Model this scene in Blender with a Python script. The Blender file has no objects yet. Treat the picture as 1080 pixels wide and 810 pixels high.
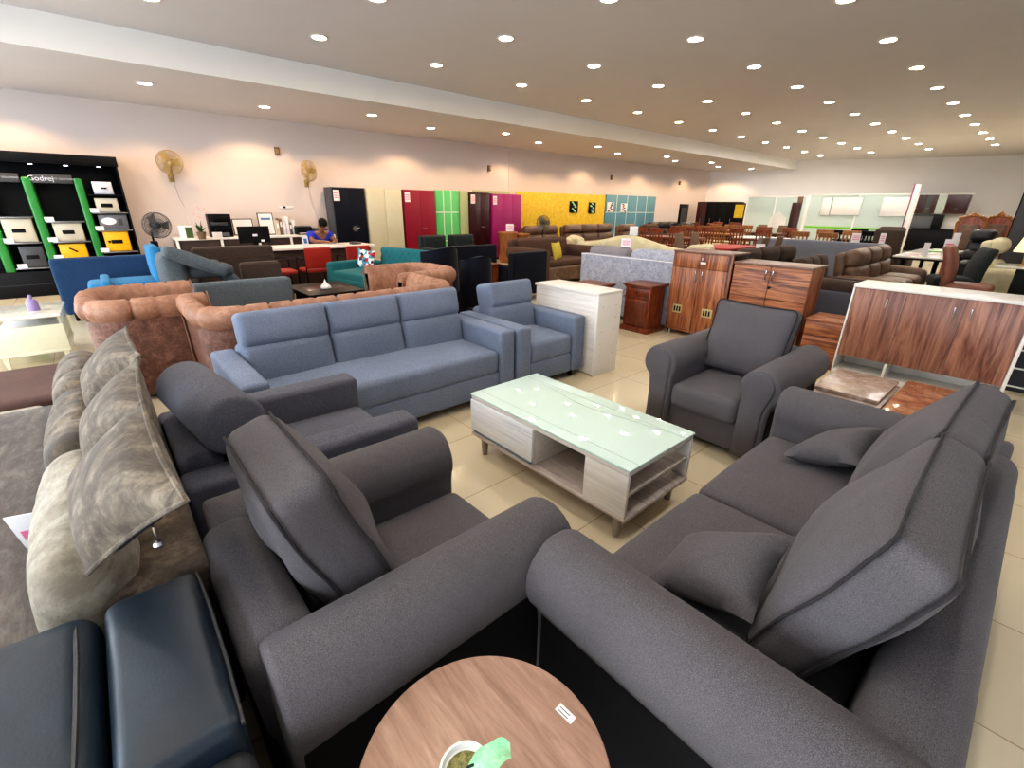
import bpy, bmesh, math, random
from mathutils import Matrix, Vector, Euler
random.seed(7)
PI = math.pi
COL = bpy.context.scene.collection
def srgb(r, g, b):
    f = lambda c: (c/255/12.92) if c/255 <= 0.04045 else ((c/255+0.055)/1.055)**2.4
    return (f(r), f(g), f(b), 1.0)

# ------------------------------------------------------------------ materials
class NT:
    def __init__(s, name):
        s.m = bpy.data.materials.new(name); s.m.use_nodes = True
        s.t = s.m.node_tree; s.b = s.t.nodes['Principled BSDF']
        s.c = None
    def n(s, ty, **kw):
        o = s.t.nodes.new(ty)
        for k, v in kw.items(): setattr(o, k, v)
        return o
    def l(s, a, b): s.t.links.new(a, b)
    def coord(s, scale=(1, 1, 1), rot=(0, 0, 0), kind='Object'):
        tc = s.n('ShaderNodeTexCoord'); mp = s.n('ShaderNodeMapping')
        mp.inputs['Scale'].default_value = scale; mp.inputs['Rotation'].default_value = rot
        s.l(tc.outputs[kind], mp.inputs['Vector']); return mp.outputs['Vector']
    def noise(s, vec, scale, detail=4, rough=0.6, dist=0.0):
        o = s.n('ShaderNodeTexNoise'); o.inputs['Scale'].default_value = scale
        o.inputs['Detail'].default_value = detail; o.inputs['Roughness'].default_value = rough
        o.inputs['Distortion'].default_value = dist
        s.l(vec, o.inputs['Vector']); return o.outputs['Fac']
    def ramp(s, fac, stops):
        r = s.n('ShaderNodeValToRGB'); e = r.color_ramp.elements
        while len(e) < len(stops): e.new(0.5)
        for i, (p, c) in enumerate(stops): e[i].position = p; e[i].color = c
        s.l(fac, r.inputs['Fac']); return r.outputs['Color']
    def mix(s, fac, a, b, mode='MIX'):
        o = s.n('ShaderNodeMix', data_type='RGBA', blend_type=mode)
        if isinstance(fac, (int, float)): o.inputs[0].default_value = fac
        else: s.l(fac, o.inputs[0])
        for k, v in ((6, a), (7, b)):
            if isinstance(v, tuple): o.inputs[k].default_value = v
            else: s.l(v, o.inputs[k])
        return o.outputs[2]
    def bump(s, h, strength=0.2, dist=0.01, normal=None):
        o = s.n('ShaderNodeBump'); o.inputs['Strength'].default_value = strength
        o.inputs['Distance'].default_value = dist; s.l(h, o.inputs['Height'])
        if normal: s.l(normal, o.inputs['Normal'])
        s.l(o.outputs['Normal'], s.b.inputs['Normal']); return o.outputs['Normal']
    def base(s, c):
        if isinstance(c, tuple): s.b.inputs['Base Color'].default_value = c
        else: s.l(c, s.b.inputs['Base Color'])
    def rough(s, r): s.b.inputs['Roughness'].default_value = r

def plain(name, c, rough=0.5, metal=0.0, emit=None, es=1.0, vary=0.06, alpha=None):
    k = NT(name)
    f = k.noise(k.coord(), 14)
    d = tuple(max(0, x*(1-vary*2)) for x in c[:3])+(1,)
    if max(c[:3]) < 0.03: k.b.inputs['Specular IOR Level'].default_value = 0.18
    k.base(k.mix(f, d, c)); k.rough(rough); k.b.inputs['Metallic'].default_value = metal
    if emit: k.b.inputs['Emission Color'].default_value = emit; k.b.inputs['Emission Strength'].default_value = es
    if alpha is not None: k.b.inputs['Alpha'].default_value = alpha
    return k.m
def fabric(name, c1, c2, scale=260, bump=0.25, rough=0.9, wr=0.25, sheen=0.06):
    k = NT(name); v = k.coord()
    f = k.noise(v, scale, 3, 0.7)
    vs = k.coord((1, 1, 3.2)); f2 = k.noise(vs, scale*0.45, 2, 0.6)
    big = k.noise(v, 3.0, 3)
    m = k.ramp(f, [(0.35, c1), (0.65, c2)])
    m = k.mix(f2, m, c2, 'MIX') if False else k.mix(0.5, m, k.ramp(f2, [(0.4, c1), (0.62, c2)]))
    m = k.mix(k.ramp(big, [(0.3, (0, 0, 0, 1)), (0.7, (1, 1, 1, 1))]), k.mix(1.0, m, (0.86, 0.86, 0.86, 1), 'MULTIPLY'), m)
    k.base(m); k.rough(rough)
    n1 = k.bump(k.noise(k.coord((1, 1, 1)), 9, 3, 0.5, 0.6), wr, 0.02)
    k.bump(f, bump, 0.002, n1)
    k.b.inputs['Sheen Weight'].default_value = sheen
    k.b.inputs['Sheen Roughness'].default_value = 0.4
    k.b.inputs['Specular IOR Level'].default_value = 0.25
    return k.m
def leather(name, c, c2, rough=0.38, scale=160, wr=0.3):
    k = NT(name); v = k.coord()
    f = k.noise(v, 5, 5, 0.6); k.base(k.ramp(f, [(0.35, c), (0.65, c2)])); k.rough(rough)
    n1 = k.bump(k.noise(v, 12, 3, 0.5, 0.8), wr, 0.015)
    k.bump(k.noise(v, scale, 2), 0.18, 0.002, n1)
    return k.m
def distressed(name, c1, c2, c3, s=(1, 1, 1), scale=9, rough=0.6, bump=0.2, sheen=0.0):
    k = NT(name); v = k.coord(s)
    f = k.noise(v, scale, 8, 0.72, 0.6); g = k.noise(v, scale*4.5, 6, 0.7)
    m = k.ramp(f, [(0.34, c1), (0.5, c2), (0.64, c3)])
    m = k.mix(k.ramp(g, [(0.42, (0, 0, 0, 1)), (0.62, (0.55, 0.55, 0.55, 1))]), m, c1)
    k.base(m); k.rough(rough); k.bump(g, bump, 0.004)
    k.b.inputs['Sheen Weight'].default_value = sheen
    return k.m
def wood(name, cols, s=(14, 14, 1.0), rough=0.4, scale=1.6, dist=1.2):
    k = NT(name); v = k.coord(s)
    f = k.noise(v, scale, 6, 0.62, dist); g = k.noise(k.coord(tuple(a*5 for a in s)), scale, 3, 0.6)
    n = len(cols)
    m = k.ramp(f, [(0.3+0.4*i/(n-1), c) for i, c in enumerate(cols)])
    m = k.mix(k.ramp(g, [(0.35, (0.75, 0.75, 0.75, 1)), (0.65, (1, 1, 1, 1))]), cols[0], m)
    k.base(m); k.rough(rough); return k.m

M = {}
M['dark'] = fabric('charcoal_heather_weave', srgb(50, 47, 50), srgb(122, 118, 122), 1000, 0.25)
M['dark_pipe'] = fabric('charcoal_piping', srgb(34, 32, 34), srgb(66, 63, 66), 480, 0.1)
M['black_cloth'] = plain('black_lining', srgb(22, 22, 24), 0.8)
M['blue_grey'] = fabric('blue_grey_linen', srgb(100, 110, 130), srgb(138, 149, 170), 320, 0.22)
M['mid_grey'] = fabric('mid_grey_weave', srgb(76, 76, 84), srgb(108, 109, 120), 320, 0.22)
M['grey_plain'] = fabric('pale_grey_fabric', srgb(104, 108, 120), srgb(136, 140, 152), 200)
M['glass_top'] = plain('milky_green_glass', srgb(204, 224, 215), 0.04, vary=0.01)
M['glass_line'] = plain('grey_line', srgb(150, 165, 160), 0.3)
M['white_oak'] = wood('whitewashed_board', [srgb(212, 205, 198), srgb(226, 220, 213), srgb(235, 231, 226)], (1.2, 30, 30), 0.35)
M['white_grooved'] = wood('white_grooved_board', [srgb(205, 206, 210), srgb(236, 238, 240), srgb(246, 247, 248)], (0.8, 30, 45), 0.3)
M['ash'] = wood('pale_ash', [srgb(150, 136, 126), srgb(186, 173, 163), srgb(200, 190, 182)], (1.5, 26, 26), 0.45)
M['blue_strip'] = plain('blue_grey_strip', srgb(110, 132, 150), 0.4)
M['leg_ash'] = plain('ash_leg', srgb(158, 146, 134), 0.45)
M['walnut'] = wood('walnut_top', [srgb(136, 104, 88), srgb(164, 130, 112), srgb(184, 152, 134)], (2.0, 16, 16), 0.35, 1.8)
M['blue_lit_leather'] = leather('blue_lit_black_leather', srgb(24, 36, 48), srgb(32, 48, 62), 0.42, 160, 0.08)  # black leather; the blue daylight reflection is painted into its base colour
M['grey_leather'] = leather('grey_black_leather', srgb(44, 46, 50), srgb(56, 58, 62), 0.42)
M['velvet'] = distressed('taupe_crushed_velvet', srgb(48, 40, 31), srgb(96, 84, 70), srgb(140, 129, 113), (1, 1, 1), 6, 0.8, 0.3, 0.12)
M['velvet_pale'] = distressed('pale_crushed_velvet', srgb(112, 103, 88), srgb(152, 145, 130), srgb(178, 172, 160), (1, 1, 1), 5, 0.8, 0.2, 0.12)
M['velvet_brown'] = distressed('brown_crushed_velvet', srgb(46, 36, 27), srgb(78, 64, 50), srgb(112, 97, 80), (1, 1, 1), 9, 0.8, 0.3, 0.1)
M['velvet_grey'] = distressed('grey_brushed_velvet', srgb(62, 54, 49), srgb(92, 83, 77), srgb(116, 108, 101), (1, 3, 1), 4, 0.8, 0.2, 0.1)
M['tan'] = distressed('tan_suede_leather', srgb(128, 88, 66), srgb(158, 114, 90), srgb(176, 134, 110), (1, 1, 1), 5, 0.55, 0.1)
M['tan_dark'] = distressed('brown_mottled_leather', srgb(78, 50, 40), srgb(118, 80, 65), srgb(146, 106, 90), (1, 1, 1), 14, 0.5, 0.15)
M['tan_pipe'] = plain('tan_piping', srgb(150, 108, 82), 0.5)
M['bench_brown'] = leather('maroon_brown_leather', srgb(74, 48, 43), srgb(92, 64, 57), 0.5, 200, 0.1)
M['bench_cream'] = fabric('cream_bed_cloth', srgb(160, 152, 142), srgb(196, 190, 180), 200)
M['cream_gloss'] = plain('cream_gloss_lacquer', srgb(222, 220, 196), 0.22)
M['white_marble'] = distressed('white_marble_top', srgb(190, 188, 178), srgb(218, 216, 206), srgb(226, 224, 214), (1, 1, 1), 5, 0.15, 0.0)
M['lilac'] = plain('lilac_plastic', srgb(150, 130, 178), 0.3)
M['black'] = plain('satin_black', srgb(10, 11, 15), 0.45)
M['black_matt'] = plain('matt_black', srgb(12, 12, 16), 0.7)
M['green'] = plain('bright_green_panel', srgb(36, 124, 50), 0.35, emit=srgb(40, 150, 60), es=0.02)  # slight glow added to the green; the uprights are no lamps
M['safe_cream'] = plain('safe_cream_paint', srgb(196, 190, 172), 0.35)
M['safe_grey'] = plain('safe_grey_paint', srgb(104, 106, 112), 0.35)
M['safe_dark'] = plain('safe_charcoal_paint', srgb(66, 68, 72), 0.4)
M['safe_yellow'] = plain('safe_yellow_paint', srgb(236, 180, 20), 0.35)
M['safe_white'] = plain('safe_white_paint', srgb(206, 210, 220), 0.35)
M['paper'] = plain('white_card', srgb(232, 230, 232), 0.6)
M['pink_print'] = plain('pink_print', srgb(232, 120, 160), 0.6)
M['ink'] = plain('dark_ink', srgb(40, 40, 48), 0.6)
M['blue_print'] = plain('blue_print', srgb(70, 120, 170), 0.6)
M['chrome'] = plain('brushed_chrome', srgb(200, 200, 205), 0.2, 1.0)
M['steel'] = plain('satin_steel', srgb(150, 150, 155), 0.35, 0.8)
M['brass'] = plain('aged_brass_fan', srgb(168, 146, 96), 0.4, 0.35)
M['blue_navy_fab'] = fabric('deep_blue_fabric', srgb(28, 52, 84), srgb(46, 78, 116), 160)
M['blue_bright'] = fabric('turquoise_blue_fabric', srgb(34, 104, 150), srgb(62, 140, 186), 160)
M['grey_velvet'] = fabric('slate_grey_velvet', srgb(74, 82, 88), srgb(104, 112, 118), 120, 0.1)
M['brown_suede'] = fabric('dark_brown_suede', srgb(62, 50, 44), srgb(86, 72, 64), 120, 0.1)
M['brown_fab'] = fabric('chocolate_brown_fabric', srgb(72, 50, 42), srgb(102, 76, 64), 120, 0.15)
M['brown_leather'] = leather('brown_recliner_leather', srgb(84, 62, 48), srgb(114, 88, 70), 0.45)
M['rust_leather'] = leather('rust_leather', srgb(110, 66, 50), srgb(136, 86, 66), 0.45)
M['black_leather'] = leather('black_leather', srgb(22, 22, 26), srgb(34, 34, 38), 0.4)
M['teal'] = fabric('teal_fabric', srgb(28, 92, 98), srgb(52, 128, 134), 140)
M['navy_velvet'] = fabric('midnight_velvet', srgb(6, 8, 18), srgb(16, 20, 36), 120, 0.1)
M['charcoal_velvet'] = fabric('charcoal_velvet', srgb(36, 42, 44), srgb(54, 60, 62), 120, 0.1)
M['red'] = plain('red_upholstery', srgb(168, 36, 24), 0.6)
M['desk_brown'] = wood('dark_desk_veneer', [srgb(48, 30, 24), srgb(72, 48, 38)], (3, 3, 12), 0.4)
M['white_board'] = plain('white_laminate', srgb(232, 228, 222), 0.35)
M['cream_fab'] = leather('cream_leather', srgb(196, 186, 150), srgb(216, 206, 172), 0.5)
M['grey_fleck'] = distressed('grey_flecked_fabric', srgb(128, 130, 142), srgb(164, 166, 178), srgb(184, 186, 196), (1, 1, 1), 22, 0.85, 0.1)
M['grey_fleck_warm'] = fabric('warm_grey_fabric', srgb(120, 112, 116), srgb(156, 150, 154), 200)
M['sheesham'] = wood('sheesham_wood', [srgb(58, 24, 14), srgb(120, 54, 28), srgb(168, 88, 46)], (9, 9, 1.4), 0.35, 2.2, 2.0)
M['sheesham_top'] = wood('sheesham_top_wood', [srgb(84, 42, 26), srgb(134, 74, 48)], (9, 2, 2), 0.35)
ZC = [srgb(70, 36, 24), srgb(132, 76, 48), srgb(176, 112, 72), srgb(200, 138, 92)]
M['zebra_v'] = wood('striped_walnut_laminate_vertical', ZC, (13, 13, 0.9), 0.38, 1.3, 1.6)
M['zebra_h'] = wood('striped_walnut_laminate_horizontal', ZC, (0.9, 3, 15), 0.38, 1.3, 1.6)
M['zebra_top'] = wood('grey_brown_laminate_top', [srgb(104, 76, 66), srgb(140, 108, 94)], (1.5, 12, 3), 0.35)
M['zebra_mauve'] = wood('mauve_walnut_laminate', [srgb(76, 42, 34), srgb(128, 82, 66), srgb(160, 112, 92), srgb(182, 130, 104)], (11, 11, 0.8), 0.38, 1.3, 1.8)
M['lock'] = plain('dark_hinge_edge', srgb(36, 26, 24), 0.4)
M['vent_plate'] = plain('champagne_vent_plate', srgb(196, 186, 140), 0.35, 0.3)
M['marble_red'] = distressed('russet_marble', srgb(120, 66, 42), srgb(178, 118, 84), srgb(206, 160, 128), (1, 1.6, 1), 4, 0.1, 0.0)
M['shrink'] = distressed('shrink_wrapped_card', srgb(150, 130, 118), srgb(190, 170, 156), srgb(214, 204, 200), (1, 1, 1), 6, 0.15, 0.3)
M['shrink_blue'] = plain('blue_wrap', srgb(120, 150, 178), 0.2)
M['maroon'] = plain('maroon_wood', srgb(56, 26, 24), 0.3)
M['tile_slate'] = plain('slate_blue_tile', srgb(46, 52, 64), 0.25)
M['green_grid'] = plain('mint_green_panel', srgb(96, 196, 118), 0.3)
M['pale_green'] = plain('sage_panel', srgb(160, 172, 130), 0.5)
M['yellow_panel'] = distressed('yellow_textured_panel', srgb(190, 160, 20), srgb(218, 188, 40), srgb(228, 204, 90), (1, 1, 1), 12, 0.5, 0.1)
M['blue_panel'] = plain('grey_blue_panel', srgb(92, 142, 160), 0.3)
M['white_line'] = plain('white_divider', srgb(226, 232, 226), 0.4)
M['navy_steel'] = plain('navy_steel_paint', srgb(16, 20, 32), 0.35)
M['navy_steel_side'] = plain('slate_steel_side', srgb(58, 66, 76), 0.35)
M['cream_steel'] = plain('cream_steel_paint', srgb(196, 194, 170), 0.35)
M['red_steel'] = plain('crimson_steel_paint', srgb(134, 14, 44), 0.35)
M['maroon_steel'] = plain('dark_maroon_paint', srgb(52, 16, 26), 0.25)
M['magenta'] = plain('magenta_paint', srgb(150, 28, 104), 0.4)
M['skin'] = plain('brown_skin', srgb(132, 88, 66), 0.55)
M['hair'] = plain('black_hair', srgb(16, 13, 14), 0.6)
M['shirt'] = plain('royal_blue_cotton', srgb(26, 52, 182), 0.8)
M['trousers'] = plain('dark_trousers', srgb(30, 32, 42), 0.8)
M['moss'] = distressed('olive_pebbles', srgb(90, 88, 48), srgb(140, 134, 82), srgb(176, 170, 110), (1, 1, 1), 90, 0.8, 0.8)
M['leaf_pale'] = distressed('pale_green_leaf', srgb(120, 190, 140), srgb(160, 212, 170), srgb(196, 226, 196), (1, 1, 1), 20, 0.5, 0.1)
M['leaf'] = plain('green_leaf', srgb(62, 92, 48), 0.5)
M['ceramic'] = plain('white_ceramic', srgb(236, 236, 232), 0.2)
M['wicker'] = plain('wicker_brown', srgb(120, 96, 76), 0.7)
M['oak_chair'] = wood('golden_wood', [srgb(110, 66, 30), srgb(160, 106, 54)], (8, 8, 1.5), 0.4)
M['brown_chair'] = wood('brown_dining_wood', [srgb(62, 36, 24), srgb(104, 66, 44)], (8, 8, 1.5), 0.4)
M['lamp_shade'] = plain('glowing_cream_shade', srgb(236, 226, 180), 0.6, emit=srgb(240, 226, 160), es=0.8)
M['yellow_fab'] = plain('mustard_pillow_fabric', srgb(196, 176, 66), 0.8)
M['green_strip'] = plain('lime_strip', srgb(122, 196, 40), 0.4)
M['dark_column'] = plain('dark_grey_column', srgb(60, 60, 64), 0.5)
M['trim_black'] = plain('black_edge', srgb(20, 20, 22), 0.5)

# checked cushion material
k = NT('red_blue_checked_fabric'); v = k.coord((14, 14, 14), (0.5, 0.3, 0.8))
vo = k.n('ShaderNodeTexVoronoi'); vo.inputs['Scale'].default_value = 1.5; k.l(v, vo.inputs['Vector'])
sx = k.n('ShaderNodeSeparateXYZ'); k.l(vo.outputs['Color'], sx.inputs[0])
rp = k.n('ShaderNodeValToRGB'); rp.color_ramp.interpolation = 'CONSTANT'
els = rp.color_ramp.elements
for p, c in ((0.0, srgb(232, 232, 232)), (0.35, srgb(190, 30, 40)), (0.55, srgb(30, 34, 60)), (0.75, srgb(70, 150, 170))):
    if p == 0.0: e = els[0]
    elif p == 0.35: e = els[1]
    else: e = els.new(p)
    e.position = p; e.color = c
k.l(sx.outputs[0], rp.inputs[0]); k.base(rp.outputs[0]); k.rough(0.8); M['checked'] = k.m

# structure materials
def tile_floor():
    k = NT('cream_polished_floor_tiles'); v = k.coord()
    br = k.n('ShaderNodeTexBrick'); k.l(v, br.inputs['Vector'])
    br.offset = 0.0; br.squash = 1.0
    br.inputs['Color1'].default_value = srgb(206, 192, 164); br.inputs['Color2'].default_value = srgb(212, 199, 171)
    br.inputs['Mortar'].default_value = srgb(168, 148, 116)
    br.inputs['Scale'].default_value = 1.0; br.inputs['Mortar Size'].default_value = 0.003
    br.inputs['Brick Width'].default_value = 0.6; br.inputs['Row Height'].default_value = 0.6
    n = k.noise(v, 2.2, 5); m = k.mix(n, br.outputs['Color'], srgb(214, 200, 170))
    m2 = k.mix(br.outputs['Fac'], k.mix(0.35, br.outputs['Color'], m), srgb(164, 144, 112))
    k.base(m2); k.rough(0.13); return k.m
def wallmat(name, c, rough=0.75, s=1.5):
    k = NT(name); v = k.coord(); f = k.noise(v, s, 4)
    k.base(k.mix(f, tuple(x*0.93 for x in c[:3])+(1,), c)); k.rough(rough); k.bump(k.noise(v, 60, 3), 0.05, 0.004); return k.m
M['floor'] = tile_floor()
M['wall'] = wallmat('warm_white_wall_paint', srgb(208, 199, 196))
M['wall_far'] = wallmat('cool_white_wall_paint', srgb(232, 230, 232))
M['ceiling'] = wallmat('white_ceiling_paint', srgb(200, 198, 200))
M['soffit'] = wallmat('bright_soffit_paint', srgb(236, 236, 236))
k = NT('pale_green_partition_glass'); k.base(srgb(224, 238, 230)); k.rough(0.08)
k.b.inputs['Transmission Weight'].default_value = 0.35; k.b.inputs['IOR'].default_value = 1.1; M['part_glass'] = k.m
k = NT('window_glass'); k.base((1, 1, 1, 1)); k.rough(0.0); k.b.inputs['Transmission Weight'].default_value = 1.0
k.b.inputs['IOR'].default_value = 1.02; M['win_glass'] = k.m
def emis(name, c, s):
    k = NT(name); k.base(c); k.b.inputs['Emission Color'].default_value = c; k.b.inputs['Emission Strength'].default_value = s; return k.m
M['lamp_cool'] = emis('cool_downlight_glow', (1.0, 0.97, 0.96, 1), 165)
M['lamp_warm'] = emis('warm_downlight_glow', (1.0, 0.80, 0.52, 1), 150)
M['lamp_far'] = emis('far_hall_downlight_glow', (1.0, 0.93, 0.84, 1), 380)
M['lamp_rack'] = emis('shelf_spot_glow', (0.85, 0.88, 1.0, 1), 12)

# ------------------------------------------------------------------ geometry helpers
def T(x=0, y=0, z=0, rx=0, ry=0, rz=0):
    return Matrix.Translation((x, y, z)) @ Euler((rx, ry, rz)).to_matrix().to_4x4()
class MB:
    def __init__(s): s.v = []; s.f = []
    def add(s, vf, m=None):
        vs, fs = vf; o = len(s.v)
        s.v += [tuple(m @ Vector(p)) if m else tuple(p) for p in vs]
        s.f += [tuple(i+o for i in f) for f in fs]; return s
    def build(s, name, mat, parent=None, angle=40, label=None):
        me = bpy.data.meshes.new(name); me.from_pydata(s.v, [], s.f)
        bm = bmesh.new(); bm.from_mesh(me); bmesh.ops.recalc_face_normals(bm, faces=bm.faces); bm.to_mesh(me); bm.free()
        me.polygons.foreach_set('use_smooth', [True]*len(me.polygons))
        me.set_sharp_from_angle(angle=math.radians(angle))
        me.materials.append(M[mat] if isinstance(mat, str) else mat)
        o = bpy.data.objects.new(name, me); COL.objects.link(o)
        if parent is not None: o.parent = parent
        if label: o['label'] = label
        return o
def axis(h, r, cs, n):
    if r <= 0: return [-h+2*h*i/n for i in range(n+1)]
    a = [-h+r*i/cs for i in range(cs)]
    return a+[-h+r+(2*h-2*r)*i/n for i in range(n+1)]+[-x for x in reversed(a)]
def rb(sx, sy, sz, r=0.01, cs=2, n=1, puff=(0, 0, 0), fn=None):
    """rounded box centred on origin"""
    h = (sx/2, sy/2, sz/2); r = min(r, min(h)*0.98)
    if isinstance(n, int): n = (n, n, n)
    A = [axis(h[i], r, cs, n[i]) for i in range(3)]; L = [len(a) for a in A]
    idx = {}; vs = []; fs = []
    def vert(i, j, q):
        key = (i, j, q)
        if key in idx: return idx[key]
        p = Vector((A[0][i], A[1][j], A[2][q]))
        if r > 0:
            inner = Vector([max(-(h[t]-r), min(h[t]-r, p[t])) for t in range(3)])
            d = p-inner
            if d.length > 1e-9: p = inner+d.normalized()*r
        u = [min(1, abs(p[t])/h[t]) for t in range(3)]
        if any(puff):
            w = [(1-u[t]**2) for t in range(3)]; p0 = p.copy()
            p.x += puff[0]*(p0.x/h[0])*w[1]*w[2]; p.y += puff[1]*(p0.y/h[1])*w[0]*w[2]; p.z += puff[2]*(p0.z/h[2])*w[0]*w[1]
        if fn: p = Vector(fn(p.x, p.y, p.z))
        idx[key] = len(vs); vs.append(tuple(p)); return idx[key]
    for a, b, c in ((0, 1, 2), (1, 2, 0), (2, 0, 1)):
        for side in (0, L[c]-1):
            for i in range(L[a]-1):
                for j in range(L[b]-1):
                    q = []
                    for di, dj in ((0, 0), (1, 0), (1, 1), (0, 1)):
                        t = [0, 0, 0]; t[a] = i+di; t[b] = j+dj; t[c] = side; q.append(vert(*t))
                    fs.append(tuple(q if side else q[::-1]))
    return vs, fs
def bx(x0, x1, y0, y1, z0, z1, r=0.004, **kw):
    vs, fs = rb(abs(x1-x0), abs(y1-y0), abs(z1-z0), r, kw.pop('cs', 1), kw.pop('n', 1), **kw)
    c = ((x0+x1)/2, (y0+y1)/2, (z0+z1)/2)
    return [(a+c[0], b+c[1], d+c[2]) for a, b, d in vs], fs
def cyl(r0, r1, z0, z1, n=24, cx=0, cy=0, prof=None):
    prof = prof or [(r0, z0), (r1, z1)]
    return lathe(prof, n, cx, cy)
def lathe(prof, n=24, cx=0, cy=0):
    vs = []; fs = []
    for r, z in prof:
        for i in range(n):
            a = 2*PI*i/n; vs.append((cx+r*math.cos(a), cy+r*math.sin(a), z))
    m = len(prof)
    for k in range(m-1):
        for i in range(n):
            j = (i+1) % n; fs.append((k*n+i, k*n+j, (k+1)*n+j, (k+1)*n+i))
    if prof[0][0] > 1e-4: fs.append(tuple(range(n))[::-1])
    if prof[-1][0] > 1e-4: fs.append(tuple((m-1)*n+i for i in range(n)))
    return vs, fs
def tube(pts, r, n=8, closed=False):
    pts = [Vector(p) for p in pts]; N = len(pts); vs = []; fs = []; up = None
    for i, p in enumerate(pts):
        a = pts[(i-1) % N] if (closed or i > 0) else p; b = pts[(i+1) % N] if (closed or i < N-1) else p
        t = (b-a).normalized()
        if up is None: up = Vector((0, 0, 1)) if abs(t.z) < 0.9 else Vector((1, 0, 0))
        s = t.cross(up).normalized(); u = s.cross(t).normalized(); up = u
        rr = r[i] if isinstance(r, (list, tuple)) else r
        for q in range(n):
            an = 2*PI*q/n; vs.append(tuple(p+s*rr*math.cos(an)+u*rr*math.sin(an)))
    for i in range(N if closed else N-1):
        j = (i+1) % N
        for q in range(n):
            w = (q+1) % n; fs.append((i*n+q, i*n+w, j*n+w, j*n+q))
    if not closed: fs += [tuple(range(n))[::-1], tuple((N-1)*n+q for q in range(n))]
    return vs, fs
def prism(poly, y0, y1, bev=0.0, cen=None):
    """polygon in (x,z) extruded along y, with softened ends"""
    n = len(poly); cx, cz = cen or (sum(p[0] for p in poly)/n, sum(p[1] for p in poly)/n)
    loops = [(y0, 1)]+([(y1, 1)])
    if bev: 
        sc = lambda q: q
        loops = [(y0, -1.0), (y0+bev*0.3, -0.35), (y0+bev, 0), (y1-bev, 0), (y1-bev*0.3, -0.35), (y1, -1.0)]
    vs = []; fs = []
    P = [Vector(p) for p in poly]; N = []
    ar = sum(P[i].x*P[(i+1) % n].y-P[(i+1) % n].x*P[i].y for i in range(n)); sg = 1 if ar > 0 else -1
    for i in range(n):
        t = (P[(i+1) % n]-P[i-1]).normalized(); N.append(Vector((t.y, -t.x))*sg)
    for y, o in loops:
        off = bev*o if bev else 0
        for i in range(n):
            q = P[i]+N[i]*off; vs.append((q.x, y, q.y))
    m = len(loops)
    for a in range(m-1):
        for i in range(n):
            j = (i+1) % n; fs.append((a*n+i, a*n+j, (a+1)*n+j, (a+1)*n+i))
    fs += [tuple(range(n))[::-1], tuple((m-1)*n+i for i in range(n))]
    return vs, fs
def rrect(w, h, r, y, n=5):
    pts = []
    for cx, cz, a0 in ((w/2-r, h/2-r, 0), (-w/2+r, h/2-r, PI/2), (-w/2+r, -h/2+r, PI), (w/2-r, -h/2+r, 1.5*PI)):
        for i in range(n+1):
            a = a0+PI/2*i/n; pts.append((cx+r*math.cos(a), y, cz+r*math.sin(a)))
    # add midpoints on long runs
    out = []
    for i, p in enumerate(pts):
        out.append(p); q = pts[(i+1) % len(pts)]
        d = math.dist(p, q)
        if d > 0.08:
            for t in range(1, int(d/0.05)+1): out.append(tuple(p[c]+(q[c]-p[c])*t/(int(d/0.05)+1) for c in range(3)))
    return out
def pillow_mesh(w, h, t, n=14, pinch=0.1):
    """throw pillow in the xz plane, thickness along y, pointed corners"""
    vs = []; fs = []; 
    def pt(i, j, s):
        u = -1+2*i/n; v = -1+2*j/n
        x = w/2*u*(1-pinch*(1-v*v)); z = h/2*v*(1-pinch*(1-u*u))
        y = s*t/2*max(0, (1-u**4)*(1-v**4))**0.55*(0.75+0.25*(1-u*u)*(1-v*v))
        return (x, y, z)
    idx = {}
    for s in (1, -1):
        for i in range(n+1):
            for j in range(n+1):
                e = i in (0, n) or j in (0, n)
                key = (i, j, 0 if e else s)
                if key not in idx: idx[key] = len(vs); vs.append(pt(i, j, s))
        for i in range(n):
            for j in range(n):
                q = []
                for a, b in ((i, j), (i+1, j), (i+1, j+1), (i, j+1)):
                    e = a in (0, n) or b in (0, n); q.append(idx[(a, b, 0 if e else s)])
                fs.append(tuple(q if s < 0 else q[::-1]))
    edge = [pt(i, 0, 1) for i in range(n)]+[pt(n, j, 1) for j in range(n)]+[pt(n-i, n, 1) for i in range(n)]+[pt(0, n-j, 1) for j in range(n)]
    return (vs, fs), edge

# ------------------------------------------------------------------ object helpers
def tag(o, label=None, cat=None, group=None, kind=None):
    if label: o['label'] = label
    if cat: o['category'] = cat
    if group: o['group'] = group
    if kind: o['kind'] = kind
    return o
def thing(name, label, cat, loc=(0, 0, 0), rz=0.0, group=None):
    o = bpy.data.objects.new(name, None); o.empty_display_size = 0.1; COL.objects.link(o)
    o.location = loc; o.rotation_euler = (0, 0, rz); return tag(o, label, cat, group)
def P(name, vf, mat, parent, m=None, label=None, angle=40):
    return MB().add(vf, m).build(name, mat, parent, angle, label)
def dup(root, loc=None, rz=None, label=None, group=None):
    def cp(o, par):
        c = o.copy(); COL.objects.link(c)
        if par is not None: c.parent = par
        for ch in o.children: cp(ch, c)
        return c
    r = cp(root, None)
    if loc is not None: r.location = loc
    if rz is not None: r.rotation_euler = (0, 0, rz)
    if label: r['label'] = label
    if group: r['group'] = group
    return r
def struct(name, vf, mat):
    o = MB().add(vf).build(name, mat); o['kind'] = 'structure'; return o
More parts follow.
